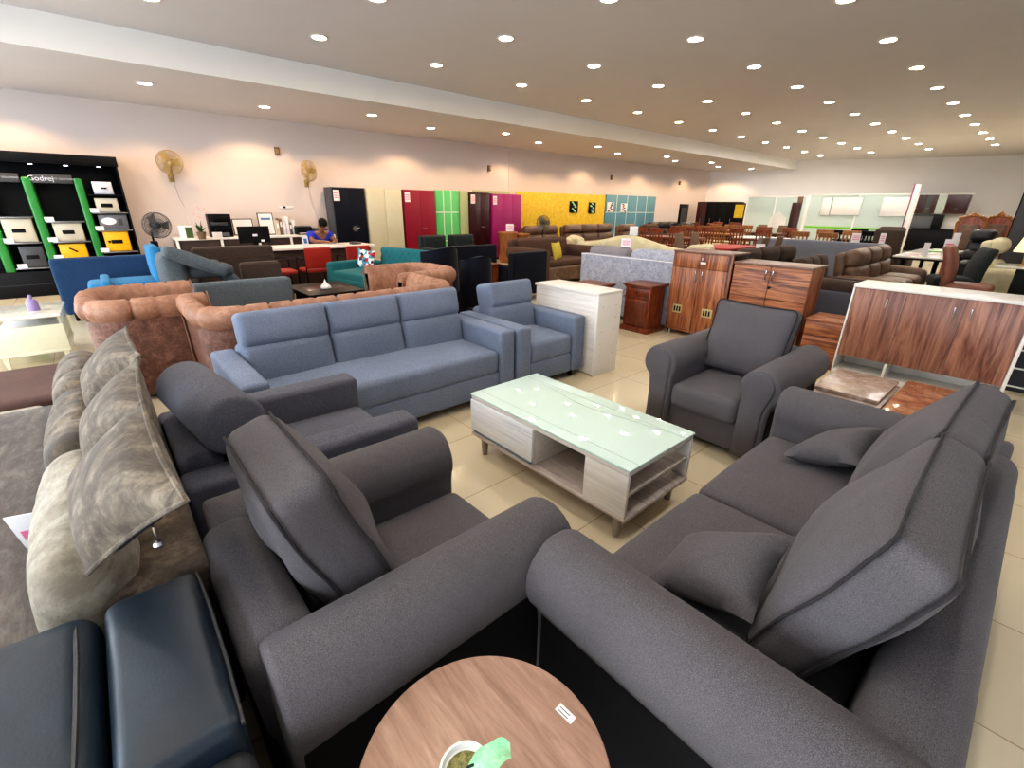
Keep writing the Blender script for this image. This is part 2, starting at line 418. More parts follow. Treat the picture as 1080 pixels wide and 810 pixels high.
def text_mesh(name, s, size, mat, parent, m, ex=0.001):
    c = bpy.data.curves.new(name, 'FONT'); c.body = s; c.size = size; c.extrude = ex; c.align_x = 'CENTER'; c.align_y = 'CENTER'
    o = bpy.data.objects.new(name+'_tmp', c); COL.objects.link(o)
    dg = bpy.context.evaluated_depsgraph_get(); me = bpy.data.meshes.new_from_object(o.evaluated_get(dg))
    bpy.data.objects.remove(o); me.transform(m); me.materials.clear(); me.materials.append(M[mat])
    q = bpy.data.objects.new(name, me); COL.objects.link(q); q.parent = parent; return q
# text facing local -Y:  T(x,y,z,rx=PI/2)

def legs(t, mat, xs, ys, z, r0=0.025, r1=0.02, n=14):
    for x in xs:
        for y in ys: P('leg', cyl(r1, r0, 0, z, n, x, y), mat, t)

# ================================================================== ROOM
XL, H1, H2, XS = -11.98, 3.25, 3.63, -8.62
wy = lambda x: 23.3+0.45*(x+12)
struct('floor', bx(XL-0.2, 4.4, -4.3, 31, -0.2, 0, 0), 'floor')
struct('wall_left', bx(XL-0.2, XL, -4.2, 24, 0, 3.8, 0), 'wall')
struct('wall_right', bx(4.2, 4.4, -4.2, 31, 0, 3.8, 0), 'wall_far')
def slant():
    a, b = -12.2, 4.4
    vs = [(a, wy(a), 0), (b, wy(b), 0), (b, wy(b)+0.2, 0), (a, wy(a)+0.2, 0)]
    vs += [(x, y, 3.8) for x, y, z in vs]
    return vs, [(0, 1, 2, 3), (4, 5, 6, 7), (0, 1, 5, 4), (1, 2, 6, 5), (2, 3, 7, 6), (3, 0, 4, 7)]
struct('wall_back', slant(), 'wall_far')
struct('ceiling', bx(XS, 4.4, -4.2, 31, H2, H2+0.15, 0), 'ceiling')
struct('ceiling_low', bx(XL-0.2, XS-0.001, -4.2, 26, H1, H1+0.1, 0), 'ceiling')
struct('trim_soffit', bx(XS-0.01, XS+0.005, -4.2, 24.8, H1-0.001, H2+0.01, 0), 'soffit')
struct('trim_wall_joint', bx(XL, XL+0.012, 10.36, 10.44, 0, H1, 0), 'wall')
# shopfront wall behind the photographer: piers, lintel and glazing
mb = MB()
for x0, x1 in ((-12.2, -11.4), (-6.6, -6.2), (-1.4, -1.0), (3.8, 4.4)): mb.add(bx(x0, x1, -4.4, -4.2, 0, 3.8, 0))
mb.add(bx(-12.2, 4.4, -4.4, -4.2, 2.9, 3.8, 0)); mb.add(bx(-12.2, 4.4, -4.4, -4.2, 0, 0.15, 0))
o = mb.build('wall_front', 'wall_far'); o['kind'] = 'structure'
for i, (x0, x1) in enumerate(((-11.4, -6.6), (-6.2, -1.4), (-1.0, 3.8))):
    w = struct('window_%d' % (i+1), bx(x0, x1, -4.32, -4.31, 0.15, 2.9, 0), 'win_glass')
    mb = MB()
    for x in (x0+0.03, (x0+x1)/2, x1-0.03): mb.add(bx(x-0.03, x+0.03, -4.36, -4.27, 0.15, 2.9, 0.003))
    mb.build('window_frame', 'steel', w)

# ceiling downlights
def downlight(lamp, label, group):
    t = thing('ceiling_light', label, 'ceiling light', group=group)
    P('frame', lathe([(0.085, 0.0), (0.088, -0.012), (0.105, -0.014), (0.115, -0.006), (0.115, 0.0)], 24), 'white_board', t)
    P('diffuser', lathe([(0.0, -0.002), (0.084, -0.004), (0.084, 0.0)], 24), lamp, t)
    return t
lc = downlight('lamp_cool', 'round recessed cool white downlight in the high ceiling', 'cool downlights in the high ceiling')
lw = downlight('lamp_warm', 'round recessed warm yellow downlight in the high ceiling', 'warm downlights in the high ceiling')
lf = downlight('lamp_far', 'round recessed downlight over the far end of the hall', 'downlights over the far end of the hall')
ll = downlight('lamp_cool', 'round recessed downlight in the lowered ceiling along the left wall', 'downlights in the lowered ceiling')
used = set()
for c in range(5):
    for k_ in range(-3, 12):
        x = -7.23+1.693*c; y = 2.895+1.828*k_
        if y > wy(x)-0.6: continue
        i = k_ - c
        warm = c in (0, 3) or (c in (1,) and k_ > 3)
        if warm and c == 1: warm = (k_ % 2 == 0)
        src = lf if y > 14.5 else (lw if warm else lc)
        if src.name not in used: used.add(src.name); src.location = (x, y, H2)
        else: dup(src, (x, y, H2))
low = [(-9.85, 1.15), (-10.5, 3.0), (-9.82, 4.82), (-10.4, 6.57), (-9.75, 8.34), (-10.4, 10.11), (-9.75, 11.96), (-10.45, 13.86), (-9.79, 15.79), (-10.4, 17.4), (-9.7, 18.87), (-10.4, 20.85), (-9.8, 22.8), (-10.4, -0.7), (-9.8, -2.5)]
for i, (x, y) in enumerate(low):
    if i == 0: ll.location = (x, y, H1)
    else: dup(ll, (x, y, H1))
def lamp(kind, name, loc, energy, color, rot=(0, 0, 0), **kw):
    l = bpy.data.lights.new(name, kind); l.energy = energy; l.color = color
    for a, b in kw.items(): setattr(l, a, b)
    o = bpy.data.objects.new(name, l); COL.objects.link(o); o.location = loc; o.rotation_euler = rot; return o
for i, (x, y) in enumerate(low):
    lamp('SPOT', 'downlight_beam', (-11.05 if i % 2 else -10.75, y, H1-0.03), 82, (1.0, 0.62, 0.32), (0, 0, 0), spot_size=math.radians(136), spot_blend=0.35, shadow_soft_size=0.05)
# daylight through the shopfront behind the photographer
for i, x in enumerate((-9.0, -3.8, 1.4)):
    lamp('AREA', 'window_daylight', (x, -4.15, 1.55), 215, (0.86, 0.93, 1.0), (PI/2-0.32, 0, 0), shape='RECTANGLE', size=4.6, size_y=2.4)
w = bpy.data.worlds.new('World'); bpy.context.scene.world = w; w.use_nodes = True
bg = w.node_tree.nodes['Background']; bg.inputs[0].default_value = (0.75, 0.86, 1.0, 1); bg.inputs[1].default_value = 1.2

# ================================================================== CAMERA
import mathutils
f_px, pitch, roll, yaw = 480.3, math.radians(21.28), math.radians(0.69), math.radians(48.46)
fw = Vector((-math.sin(yaw)*math.cos(pitch), math.cos(yaw)*math.cos(pitch), -math.sin(pitch)))
rt = Vector((math.cos(yaw), math.sin(yaw), 0)); up = rt.cross(fw)
r2 = math.cos(roll)*rt+math.sin(roll)*up; u2 = -math.sin(roll)*rt+math.cos(roll)*up
cam = bpy.data.cameras.new('camera'); co = bpy.data.objects.new('camera', cam); COL.objects.link(co)
cam.sensor_width = 36; cam.lens = 36*f_px/1080; cam.clip_start = 0.02
mt = Matrix((( r2.x, u2.x, -fw.x), (r2.y, u2.y, -fw.y), (r2.z, u2.z, -fw.z))).to_4x4(); mt.translation = (0, 0, 1.55)
co.matrix_world = mt; bpy.context.scene.camera = co

bpy.context.scene.view_settings.view_transform = 'Standard'
try: bpy.context.scene.view_settings.look = 'Medium High Contrast'
except Exception: pass
bpy.context.scene.view_settings.exposure = 0.0
bpy.context.scene.cycles.use_denoising = True
bpy.context.scene.cycles.max_bounces = 8
bpy.context.scene.cycles.sample_clamp_indirect = 6

# ================================================================== CHARCOAL ROLLED-ARM SET
def arc(cx, cz, r, a0, a1, n):
    return [(cx+r*math.cos(math.radians(a0+(a1-a0)*i/n)), cz+r*math.sin(math.radians(a0+(a1-a0)*i/n))) for i in range(n+1)]
def rolled_arm_profile():
    # inner side at x=-0.085, outer side +x ; local to the arm
    p = [(-0.085, 0.06), (-0.085, 0.30), (-0.088, 0.45)]
    p += arc(0.02, 0.54, 0.125, 205, -40, 20)
    p += [(0.095, 0.44), (0.085, 0.36), (0.085, 0.2), (0.085, 0.06)]
    return p
def boxed_cushion(parent, w, d, h, m, mat, pipe, puff=0.05, name='back_cushion', sag=0.0):
    def fn(x, y, z):
        u = x/(w/2); v = z/(h/2)
        k = 0.010*math.sin(7*u+3*v)*(1-abs(v))
        # corners pulled out, sides drawn in a touch
        x2 = x*(1-0.045*(1-v*v)); z2 = z*(1-0.045*(1-u*u))-sag*(1-v)*0.5*(1-u*u)*0.03
        return (x2, y+k, z2)
    c = P(name, rb(w, d, h, 0.05, 3, (10, 3, 8), (0, puff, 0), fn), mat, parent, m)
    mb = MB()
    for sy in (-1, 1):
        pts = [fn(*p) for p in rrect(w-0.012, h-0.012, 0.045, sy*(d/2-0.016))]
        pts = [(x*1.004, y+sy*0.004, z*1.004) for x, y, z in pts]
        mb.add(tube(pts, 0.0045, 6, True), m)
    mb.build('piping', pipe, c)
    return c
def charcoal_seat(name, label, cat, w, seats, loc, rz, group=None):
    t = thing(name, label, cat, loc, rz, group)
    d = 0.90; aw = 0.17
    prof = rolled_arm_profile()
    for s in (1, -1):
        pr = [(s*x, z) for x, z in prof]
        P('arm', prism(pr, -d/2, d/2-0.04, 0.018), 'dark', t, T(s*(w/2-0.17), 0, 0), angle=60)
        P('arm_panel', prism([(s*(x*0.8), z*0.86+0.04) for x, z in arc(0.02, 0.60, 0.105, 200, -20, 14)+[(0.075, 0.42), (0.07, 0.05), (-0.07, 0.05), (-0.075, 0.42)]], -d/2-0.012, -d/2+0.02, 0.01), 'dark', t, T(s*(w/2-0.17), 0, 0), angle=60)
    iw = w-0.34-aw
    for s in (1, -1): P('side_lining', bx(s*(w/2-0.088), s*(w/2-0.078), -d/2+0.03, d/2-0.06, 0.05, 0.43, 0.002), 'black_cloth', t, label='black side lining')
    P('base', bx(-iw/2-0.02, iw/2+0.02, -d/2+0.05, d/2-0.06, 0.06, 0.27, 0.02, cs=2), 'dark', t)
    P('back_frame', rb(iw+0.14, 0.17, 0.56, 0.07, 4, (4, 1, 3)), 'dark', t, T(0, d/2-0.10, 0.36, -0.06))
    P('back_lining', bx(-iw/2-0.12, iw/2+0.12, d/2-0.03, d/2-0.012, 0.06, 0.34, 0.005), 'black_cloth', t)
    n = 1 if seats == 1 else 2
    sw = iw/n
    for i in range(n):
        x = -iw/2+sw*(i+0.5)
        P('seat_cushion', rb(sw-0.006, 0.70, 0.17, 0.045, 3, (6, 6, 1), (0, 0.012, 0.02)), 'dark', t, T(x, -0.10, 0.335))
    legs(t, 'black', (-w/2+0.12, w/2-0.12), (-d/2+0.1, d/2-0.12), 0.07)
    return t, iw
# near armchair, facing +Y
t, iw = charcoal_seat('armchair', 'charcoal rolled-arm armchair with tall piped back cushion, nearest the small round wooden table', 'armchair', 0.98, 1, (-1.185, 0.475, 0), PI, 'charcoal rolled-arm seating set')
boxed_cushion(t, 0.51, 0.16, 0.56, T(0.03, 0.17, 0.68, -0.33, 0.0, 0.0), 'dark', 'dark_pipe', 0.055)
# far armchair, facing -Y
t, iw = charcoal_seat('armchair', 'charcoal rolled-arm armchair with square back cushion, in front of the striped wooden cabinets', 'armchair', 0.98, 1, (-1.25, 3.24, 0), 0, 'charcoal rolled-arm seating set')
boxed_cushion(t, 0.56, 0.14, 0.52, T(0.0, 0.13, 0.675, -0.28, 0.02), 'dark', 'dark_pipe', 0.05)
# sofa, facing -X
t, iw = charcoal_seat('sofa', 'long charcoal rolled-arm sofa with two big piped back cushions at the right edge', 'sofa', 2.12, 3, (-0.28, 1.73, 0), -PI/2, 'charcoal rolled-arm seating set')
for x_, r_ in ((0.355, 0.02), (-0.335, -0.03)):
    boxed_cushion(t, 0.70, 0.14, 0.54, T(x_, 0.185, 0.695, -0.40, 0.01, r_), 'dark', 'dark_pipe', 0.07)
def throw(name, label, w, h, th, loc, rot, mat, pipe=None, group=None, parent=None, cat='cushion'):
    vf, edge = pillow_mesh(w, h, th)
    o = MB().add(vf).build(name, mat, parent, 60); o.location = loc; o.rotation_euler = rot
    tag(o, label, cat, group)
    if pipe: MB().add(tube(edge, 0.006, 6, True)).build('piping', pipe, o)
    return o
def throw4(name, label, bf, bn, tn, tf, th, mat, pipe=None, group=None, cat='cushion', n=14):
    """pillow spanned by its four corners: bottom far, bottom near, top near, top far"""
    bf, bn, tn, tf = [Vector(p) for p in (bf, bn, tn, tf)]; c = (bf+bn+tn+tf)/4
    nrm = ((tn-bf).cross(tf-bn)).normalized()
    (vs, fs), edge = pillow_mesh(2, 2, th, n)
    def mp(p):
        u = (p[0]+1)/2; v = (p[2]+1)/2
        return tuple((bf*(1-u)*(1-v)+bn*u*(1-v)+tn*u*v+tf*(1-u)*v)-c+nrm*p[1])
    o = MB().add(([mp(p) for p in vs], fs)).build(name, mat, None, 60); o.location = c; tag(o, label, cat, group)
    if pipe: MB().add(tube([mp(p) for p in edge], 0.006, 6, True)).build('piping', pipe, o)
    return o, mp
throw4('throw_cushion', 'small charcoal scatter cushion leaning at the near end of the charcoal sofa', (-0.56, 1.33, 0.475), (-0.54, 1.04, 0.47), (-0.235, 1.04, 0.56), (-0.26, 1.38, 0.64), 0.15, 'dark', group='scatter cushions on the charcoal sofa')
throw4('throw_cushion', 'small charcoal scatter cushion lying against the far arm of the charcoal sofa', (-0.46, 2.52, 0.50), (-0.58, 2.22, 0.46), (-0.28, 2.22, 0.54), (-0.26, 2.54, 0.62), 0.14, 'dark', group='scatter cushions on the charcoal sofa')

# ================================================================== COFFEE TABLE
t = thing('coffee_table', 'rectangular white coffee table with milky green glass top and open shelves between the sofas', 'coffee table', (-1.588, 1.888, 0))
hx, hy = 0.61, 0.297
P('tabletop', bx(-hx, hx, -hy, hy, 0.421, 0.435, 0.006, cs=2), 'glass_top', t, label='milky green glass top')
mb = MB()
for y in (-hy+0.075, hy-0.10): mb.add(bx(-hx+0.005, hx-0.005, y-0.0015, y+0.0015, 0.4352, 0.4357, 0))
pts = [(-hx+0.01+i*0.06, hy-0.10-0.09*math.exp(-((i-10)/6)**2), 0.4354) for i in range(21)]
mb.add(tube(pts, 0.0012, 4)); mb.build('etched_line', 'glass_line', t)
P('frame', bx(-hx+0.005, hx-0.005, -hy+0.005, hy-0.005, 0.396, 0.420, 0.004), 'white_oak', t)
P('base_board', bx(-hx, hx, -hy, hy, 0.135, 0.162, 0.010, cs=2), 'ash', t)
P('blue_strip', bx(-hx+0.02, -0.05, -hy+0.006, -hy+0.022, 0.163, 0.182, 0.001), 'blue_strip', t)
P('drawer', bx(-hx+0.006, -0.03, -hy-0.004, -hy+0.018, 0.186, 0.395, 0.003), 'white_grooved', t)
P('drawer_box', bx(-hx+0.01, -0.03, -hy+0.02, hy-0.02, 0.163, 0.395, 0.002), 'white_oak', t)
P('end_panel', bx(0.345, 0.366, -hy+0.01, hy-0.01, 0.163, 0.396, 0.002), 'white_oak', t)
P('corner_post', bx(0.345, hx-0.006, -hy+0.004, -hy+0.022, 0.163, 0.396, 0.002), 'white_oak', t)
P('corner_post', bx(0.52, hx-0.006, hy-0.022, hy-0.004, 0.163, 0.396, 0.002), 'white_oak', t)
P('shelf', bx(0.366, hx-0.012, -hy+0.022, hy-0.022, 0.272, 0.288, 0.002), 'ash', t)
P('back_panel', bx(-0.03, 0.345, hy-0.03, hy-0.014, 0.163, 0.396, 0.002), 'white_oak', t)
legs(t, 'leg_ash', (-hx+0.075, hx-0.075), (-hy+0.055, hy-0.055), 0.137, 0.026, 0.018)

# ================================================================== ROUND SIDE TABLE
t = thing('round_side_table', 'small round walnut-topped side table in the bottom foreground', 'side table', (-0.445, 0.336, 0))
P('tabletop', lathe([(0, 0.498), (0.243, 0.498), (0.248, 0.503), (0.248, 0.516), (0.245, 0.52), (0, 0.52)], 72), 'walnut', t, angle=30)
mb = MB()
mb.add(lathe([(0.018, 0.01), (0.018, 0.5)], 16)); mb.add(lathe([(0.15, 0), (0.155, 0.006), (0.15, 0.012), (0.02, 0.018)], 40)); mb.build('pedestal', 'black', t)
o = P('price_label', bx(-0.022, 0.022, -0.010, 0.010, 0, 0.0008, 0), 'paper', None, label=None); o.location = (-0.415, 0.535, 0.5208); o.rotation_euler = (0, 0, 0.05)
tag(o, 'small white price label stuck near the edge of the round table', 'label')
for q in range(2): P('print_line', bx(-0.017, 0.010, 0.002-0.008*q, 0.0035-0.008*q, 0.0009, 0.0011, 0), 'ink', o)
t = thing('plant_pot', 'small white plant pot filled with olive pebbles and one pale green leaf', 'plant pot', (-0.437, 0.285, 0.52))
P('pot', lathe([(0.028, 0), (0.036, 0.01), (0.045, 0.075), (0.047, 0.08), (0.043, 0.08), (0.040, 0.07), (0.0, 0.068)], 40), 'ceramic', t)
P('pebbles', lathe([(0.0405, 0.066), (0.03, 0.074), (0.0, 0.077)], 32), 'moss', t)
vs = []; fs = []; n = 10
for i in range(n+1):
    for j in range(7):
        u = i/n; v = -1+2*j/6
        wd = 0.026*math.sin(PI*min(1, 0.12+0.72*u))*(1.0 if u < 0.85 else 1.0)
        vs.append((0.005+0.078*u, v*wd+0.004*math.sin(9*u), 0.082+0.028*math.sin(2.2*u)-0.010*v*v*math.cos(3*u)))
for i in range(n):
    for j in range(6): a = i*7+j; fs.append((a, a+1, a+8, a+7))
P('leaf', (vs, fs), 'leaf_pale', t, T(0, 0, 0, 0, 0, 0.95))
P('stem', tube([(0, 0, 0.07), (0.004, 0.004, 0.085), (0.01, 0.012, 0.09)], 0.0025, 6), 'ink', t)

# ================================================================== BLUE-GREY BOX-ARM SET
def two_tier(parent, w, m, mat, d=0.22, h=0.50):
    """back cushion with a stitched fold below the headrest"""
    def fn(x, y, z):
        g = math.exp(-((z-0.02)/0.014)**2)
        top = 1 if z > 0.02 else 0
        y2 = y + (0.022*g if y < 0 else 0) - (0.012*top*(1-math.exp(-((z-0.02)/0.05)**2)) if y < 0 else 0)
        return (x, y2, z)
    c = P('back_cushion', rb(w, d, h, 0.04, 4, (8, 2, 20), (0, 0.035, 0.0), fn), mat, parent, m, angle=70)
    return c
def box_arm_seat(name, label, cat, w, seats, loc, rz, mat, group=None, bolster=False, d=0.88):
    t = thing(name, label, cat, loc, rz, group); aw = 0.155
    for s in (1, -1):
        P('arm', rb(aw, d, 0.53, 0.028, 3, (1, 4, 3), (0.004, 0.004, 0.004)), mat, t, T(s*(w/2-aw/2), 0, 0.335))
    iw = w-2*aw
    P('base', bx(-iw/2, iw/2, -d/2+0.02, d/2-0.02, 0.07, 0.26, 0.02, cs=2), mat, t)
    P('seat_cushion', rb(iw-0.006, 0.72, 0.19, 0.04, 3, (8, 6, 1), (0, 0.006, 0.022)), mat, t, T(0, -d/2+0.375, 0.345))
    P('back_frame', rb(iw+0.02, 0.15, 0.56, 0.05, 3, 2), mat, t, T(0, d/2-0.085, 0.36))
    cw = iw/seats
    for i in range(seats):
        x = -iw/2+cw*(i+0.5)
        if bolster:
            P('back_cushion', rb(cw-0.004, 0.16, 0.30, 0.06, 3, 4, (0, 0.02, 0)), mat, t, T(x, 0.20, 0.56, -0.2))
            P('headrest', prism(arc(0, 0, 0.118, 0, 345, 23), -0.31, 0.31, 0.02, (0, 0)), mat, t, T(x-0.06, 0.305, 0.765, 0, 0, 0.12+PI/2), angle=50)
        else:
            two_tier(t, cw-0.004, T(x, 0.22, 0.625, -0.22), mat)
    legs(t, 'black', (-w/2+0.1, w/2-0.1), (-d/2+0.08, d/2-0.1), 0.08)
    return t
G = 'blue-grey box-arm seating set'
box_arm_seat('sofa', 'long pale blue-grey sofa with three back cushions behind the coffee table', 'sofa', 2.04, 3, (-3.18, 1.44, 0), PI/2, 'blue_grey', G)
box_arm_seat('armchair', 'pale blue-grey box-arm armchair beside the white cabinet', 'armchair', 0.86, 1, (-3.16, 2.91, 0), PI/2, 'blue_grey', G)
box_arm_seat('armchair', 'medium grey box-arm armchair with a fat bolster headrest behind the near charcoal armchair', 'armchair', 0.86, 1, (-2.21, 0.51, 0), PI, 'mid_grey', G, True, 0.95)

# ================================================================== BLACK LEATHER SOFA (bottom left corner)
t = thing('sofa', 'black leather sofa corner with blue daylight sheen put into its colour, padded arm in the bottom left foreground', 'sofa', (-0.9, -0.45, 0))
def lx(x0, x1, y0, y1, z0, z1, r, puff=(0, 0, 0), n=4): 
    vs, fs = rb(x1-x0, y1-y0, z1-z0, r, 4, n, puff); c = ((x0+x1)/2, (y0+y1)/2, (z0+z1)/2)
    return [(a+c[0], b+c[1], d_+c[2]) for a, b, d_ in vs], fs
P('base', lx(-0.36, 0.45, -0.9, 0.44, 0.06, 0.40, 0.03), 'blue_lit_leather', t)
P('arm', lx(-0.36, 0.155, 0.262, 0.455, 0.20, 0.655, 0.03, (0.0, 0.0, 0.012)), 'blue_lit_leather', t)
P('arm_seam', tube([(-0.35, 0.452, 0.640), (-0.2, 0.457, 0.650), (0.0, 0.457, 0.650), (0.15, 0.452, 0.640)], 0.004, 6), 'grey_leather', t)
P('arm_front_pad', lx(0.14, 0.48, 0.265, 0.455, 0.10, 0.60, 0.04, (0, 0, 0.008)), 'grey_leather', t)
P('back_cushion', lx(-0.38, 0.10, -0.75, 0.252, 0.22, 0.655, 0.055, (0.01, 0.0, 0.022), 8), 'blue_lit_leather', t)
P('seam', tube([(-0.34, 0.215, 0.645), (-0.2, 0.222, 0.662), (-0.05, 0.222, 0.662), (0.08, 0.215, 0.645)], 0.005, 6), 'grey_leather', t)
legs(t, 'black', (-0.3, 0.4), (-0.8, 0.38), 0.07)

# ================================================================== CRUSHED VELVET SOFA
t = thing('sofa', 'long taupe crushed velvet sofa seen from behind with three pillows on it', 'sofa', (-2.42, -0.42, 0))
W_ = 2.26
P('back_frame', rb(W_, 0.17, 0.56, 0.025, 3, (6, 1, 3), (0, 0.006, 0)), 'velvet_brown', t, T(0, 0.37, 0.34))
P('back_top_pad', rb(W_-0.02, 0.13, 0.09, 0.04, 3, (8, 1, 1), (0, 0, 0.006)), 'velvet_brown', t, T(0, 0.27, 0.58))
P('base', rb(W_, 0.85, 0.30, 0.03, 2, 1), 'velvet_grey', t, T(0, -0.08, 0.21))
P('seat', rb(W_-0.02, 0.80, 0.14, 0.05, 3, (10, 6, 1), (0, 0, 0.012)), 'velvet_grey', t, T(0, -0.16, 0.40))
for i, mt_ in enumerate(('velvet', 'velvet', 'velvet_pale')):
    x = -0.72+i*0.73
    def fn(px, py, pz, w=0.36):
        g = sum(math.exp(-((px-c)/0.016)**2) for c in (-0.12, 0.13))
        k = 1-0.10*g
        return (px, py*k, pz*(1-0.07*g))
    P('back_cushion', rb(0.74, 0.19, 0.36, 0.09, 5, (26, 2, 3), (0.0, 0.025, 0.02), fn), mt_, t, T(x, 0.20, 0.585, -0.10), angle=70)
    P('pleat', tube([(x+0.13, 0.29, 0.68), (x+0.13, 0.21, 0.762)], 0.004, 6), 'velvet_brown', t)
P('seat_welt', tube([(-0.7, -0.22, 0.478), (-0.2, -0.215, 0.486), (0.4, -0.22, 0.486), (0.9, -0.21, 0.478)], 0.007, 6), 'velvet_brown', t)
legs(t, 'black', (-1.0, 1.0), (-0.44, 0.36), 0.07)
p1, mp = throw4('throw_pillow', 'large crushed velvet pillow with zip pull, nearest on the taupe velvet sofa', (-1.70, -0.20, 0.79), (-1.27, -0.19, 0.74), (-0.99, 0.02, 1.0), (-1.46, 0.0, 1.06), 0.14, 'velvet', 'velvet', 'crushed velvet pillows')
P('zip', tube([mp((0.90, -0.012, -0.4)), mp((0.885, -0.012, 0.0)), mp((0.90, -0.012, 0.45))], 0.004, 6), 'ink', p1)
z_ = Vector(mp((0.93, -0.01, 0.30)))
zp = MB().add(bx(-0.005, 0.005, -0.002, 0.002, -0.03, 0.004, 0.001)).add(lathe([(0.0, -0.052), (0.008, -0.049), (0.011, -0.043), (0.008, -0.036), (0, -0.033)], 12))
zp.build('zip_pull', 'chrome', p1).location = z_+Vector((0.012, 0.0, 0.0))
throw4('throw_pillow', 'taupe crushed velvet pillow in the middle of three on the velvet sofa back', (-2.20, -0.18, 0.77), (-1.82, -0.18, 0.73), (-1.56, 0.0, 0.99), (-1.98, 0.02, 1.04), 0.13, 'velvet', 'velvet', 'crushed velvet pillows')
throw4('throw_pillow', 'taupe crushed velvet pillow farthest along the velvet sofa back, near the tan tub armchair', (-2.75, -0.18, 0.78), (-2.33, -0.17, 0.75), (-2.12, 0.03, 1.02), (-2.58, 0.02, 1.04), 0.13, 'velvet', 'velvet', 'crushed velvet pillows')
t = thing('price_tag', 'white and pink price card tucked beside the pale velvet back cushion', 'price tag', (-1.95, -0.36, 0.478), 1.25)
P('card', bx(-0.045, 0.045, -0.002, 0.002, 0, 0.15, 0.001), 'paper', t, T(0, 0, 0, 0.25)); P('print', bx(-0.03, 0.03, -0.003, 0.0030, 0.03, 0.08, 0), 'pink_print', t, T(0, 0, 0, 0.25))

# ================================================================== TAN CHANNELLED TUB SET
def tub(name, label, cat, w, d, loc, rz, group, flare=0.0, chan=0.17, zt=0.82):
    t = thing(name, label, cat, loc, rz, group)
    rc = 0.14; hw = w/2-0.17; yb = d/2-0.17; yf = -d/2+0.02
    path = []                     # (x, y, nx, ny) inner wall line, outward normal
    m = 30
    L1 = (yb-rc)-yf
    seg = lambda a, b, n: [a+(b-a)*i/n for i in range(n)]
    n1 = max(6, int(L1/0.018)); n2 = 16; n3 = max(6, int((2*(hw-rc))/0.018))
    for y in seg(yf, yb-rc, n1): path.append((-hw, y, -1, 0))
    for a in seg(PI, PI/2, n2): path.append((-hw+rc+rc*math.cos(a), yb-rc+rc*math.sin(a), math.cos(a), math.sin(a)))
    for x in seg(-hw+rc, hw-rc, n3): path.append((x, yb, 0, 1))
    for a in seg(PI/2, 0, n2): path.append((hw-rc+rc*math.cos(a), yb-rc+rc*math.sin(a), math.cos(a), math.sin(a)))
    for y in seg(yb-rc, yf, n1)+[yf]: path.append((hw, y, 1, 0))
    inner = [(0.0, 0.40), (-0.008, 0.52), (-0.004, 0.64)]
    inner = [(0.0, 0.40), (-0.006, 0.52), (0.0, 0.62), (0.02, zt-0.08), (0.05, zt-0.025), (0.09, zt), (0.135, zt-0.005), (0.168, zt-0.04), (0.178, zt-0.09), (0.165, zt-0.14), (0.135, zt-0.17)]
    vs = []; fs = []; s = 0; ng = len(inner); N = len(path)
    for i, (x, y, nx, ny) in enumerate(path):
        if i: s += math.hypot(x-path[i-1][0], y-path[i-1][1])
        ph = (s/chan) % 1.0; g = math.exp(-(min(ph, 1-ph)/0.05)**2)
        for q, (o, z) in enumerate(inner):
            c = (0.085, zt-0.09) if q > 2 else (0.06, z)
            oo = o+(c[0]-o)*0.23*g if q > 2 else o+0.018*g; zz = z+(c[1]-z)*0.23*g if q > 2 else z
            vs.append((x+nx*oo, y+ny*oo, zz))
    for i in range(N-1):
        for q in range(ng-1): a = i*ng+q; fs.append((a, a+1, a+ng+1, a+ng))
    fs += [tuple(range(ng)), tuple((N-1)*ng+q for q in range(ng))[::-1]]
    P('channelled_padding', (vs, fs), 'tan', t, angle=80)
    outer = [(0.10, 0.06), (0.125, 0.3), (0.138, zt-0.10), (0.05, zt-0.10), (0.04, 0.3), (0.04, 0.06)]
    vs = []; fs = []; no = len(outer); pth = path[::3]+[path[-1]]; N2 = len(pth)
    for x, y, nx, ny in pth:
        for o, z in outer: vs.append((x+nx*o, y+ny*o, z))
    for i in range(N2-1):
        for q in range(no): a = i*no+q; b = i*no+(q+1) % no; fs.append((a, b, b+no, a+no))
    fs += [tuple(range(no)), tuple((N2-1)*no+q for q in range(no))[::-1]]
    P('outer_shell', (vs, fs), 'tan_dark', t, angle=50)
    mb = MB()
    for side in (0, -1):
        x, y, nx, ny = path[side]
        mb.add(tube([(x+nx*0.14, y-0.008, 0.08), (x+nx*0.15, y-0.008, zt-0.22), (x+nx*0.17, y-0.01, zt-0.10), (x+nx*0.09, y-0.012, zt-0.0), (x+nx*0.01, y-0.01, zt-0.10), (x, y-0.008, 0.4)], 0.005, 6))
    mb.build('front_piping', 'tan_pipe', t)
    P('seat_cushion', rb(2*hw-0.02, d-0.30, 0.17, 0.05, 3, (6, 4, 1), (0, 0.01, 0.02)), 'tan', t, T(0, -0.06, 0.36))
    P('base', bx(-hw, hw, -d/2+0.05, d/2-0.2, 0.07, 0.28, 0.01), 'tan_dark', t)
    legs(t, 'black', (-w/2+0.14, w/2-0.14), (-d/2+0.1, d/2-0.12), 0.07)
    return t
G = 'tan channel-tufted leather set'
tub('sofa', 'long tan channel-tufted leather sofa with its mottled brown back against the blue-grey sofa', 'sofa', 2.22, 0.90, (-4.14, 1.50, 0), -PI/2, G, zt=0.86)
tub('armchair', 'tan channel-tufted leather tub armchair at the left end of the tan sofa', 'armchair', 1.00, 0.86, (-5.05, 0.20, 0), PI, G, zt=0.85)
tub('armchair', 'tan channel-tufted leather tub armchair next to the teal sofa', 'armchair', 1.00, 0.86, (-5.05, 2.84, 0), 0, G, zt=0.86)

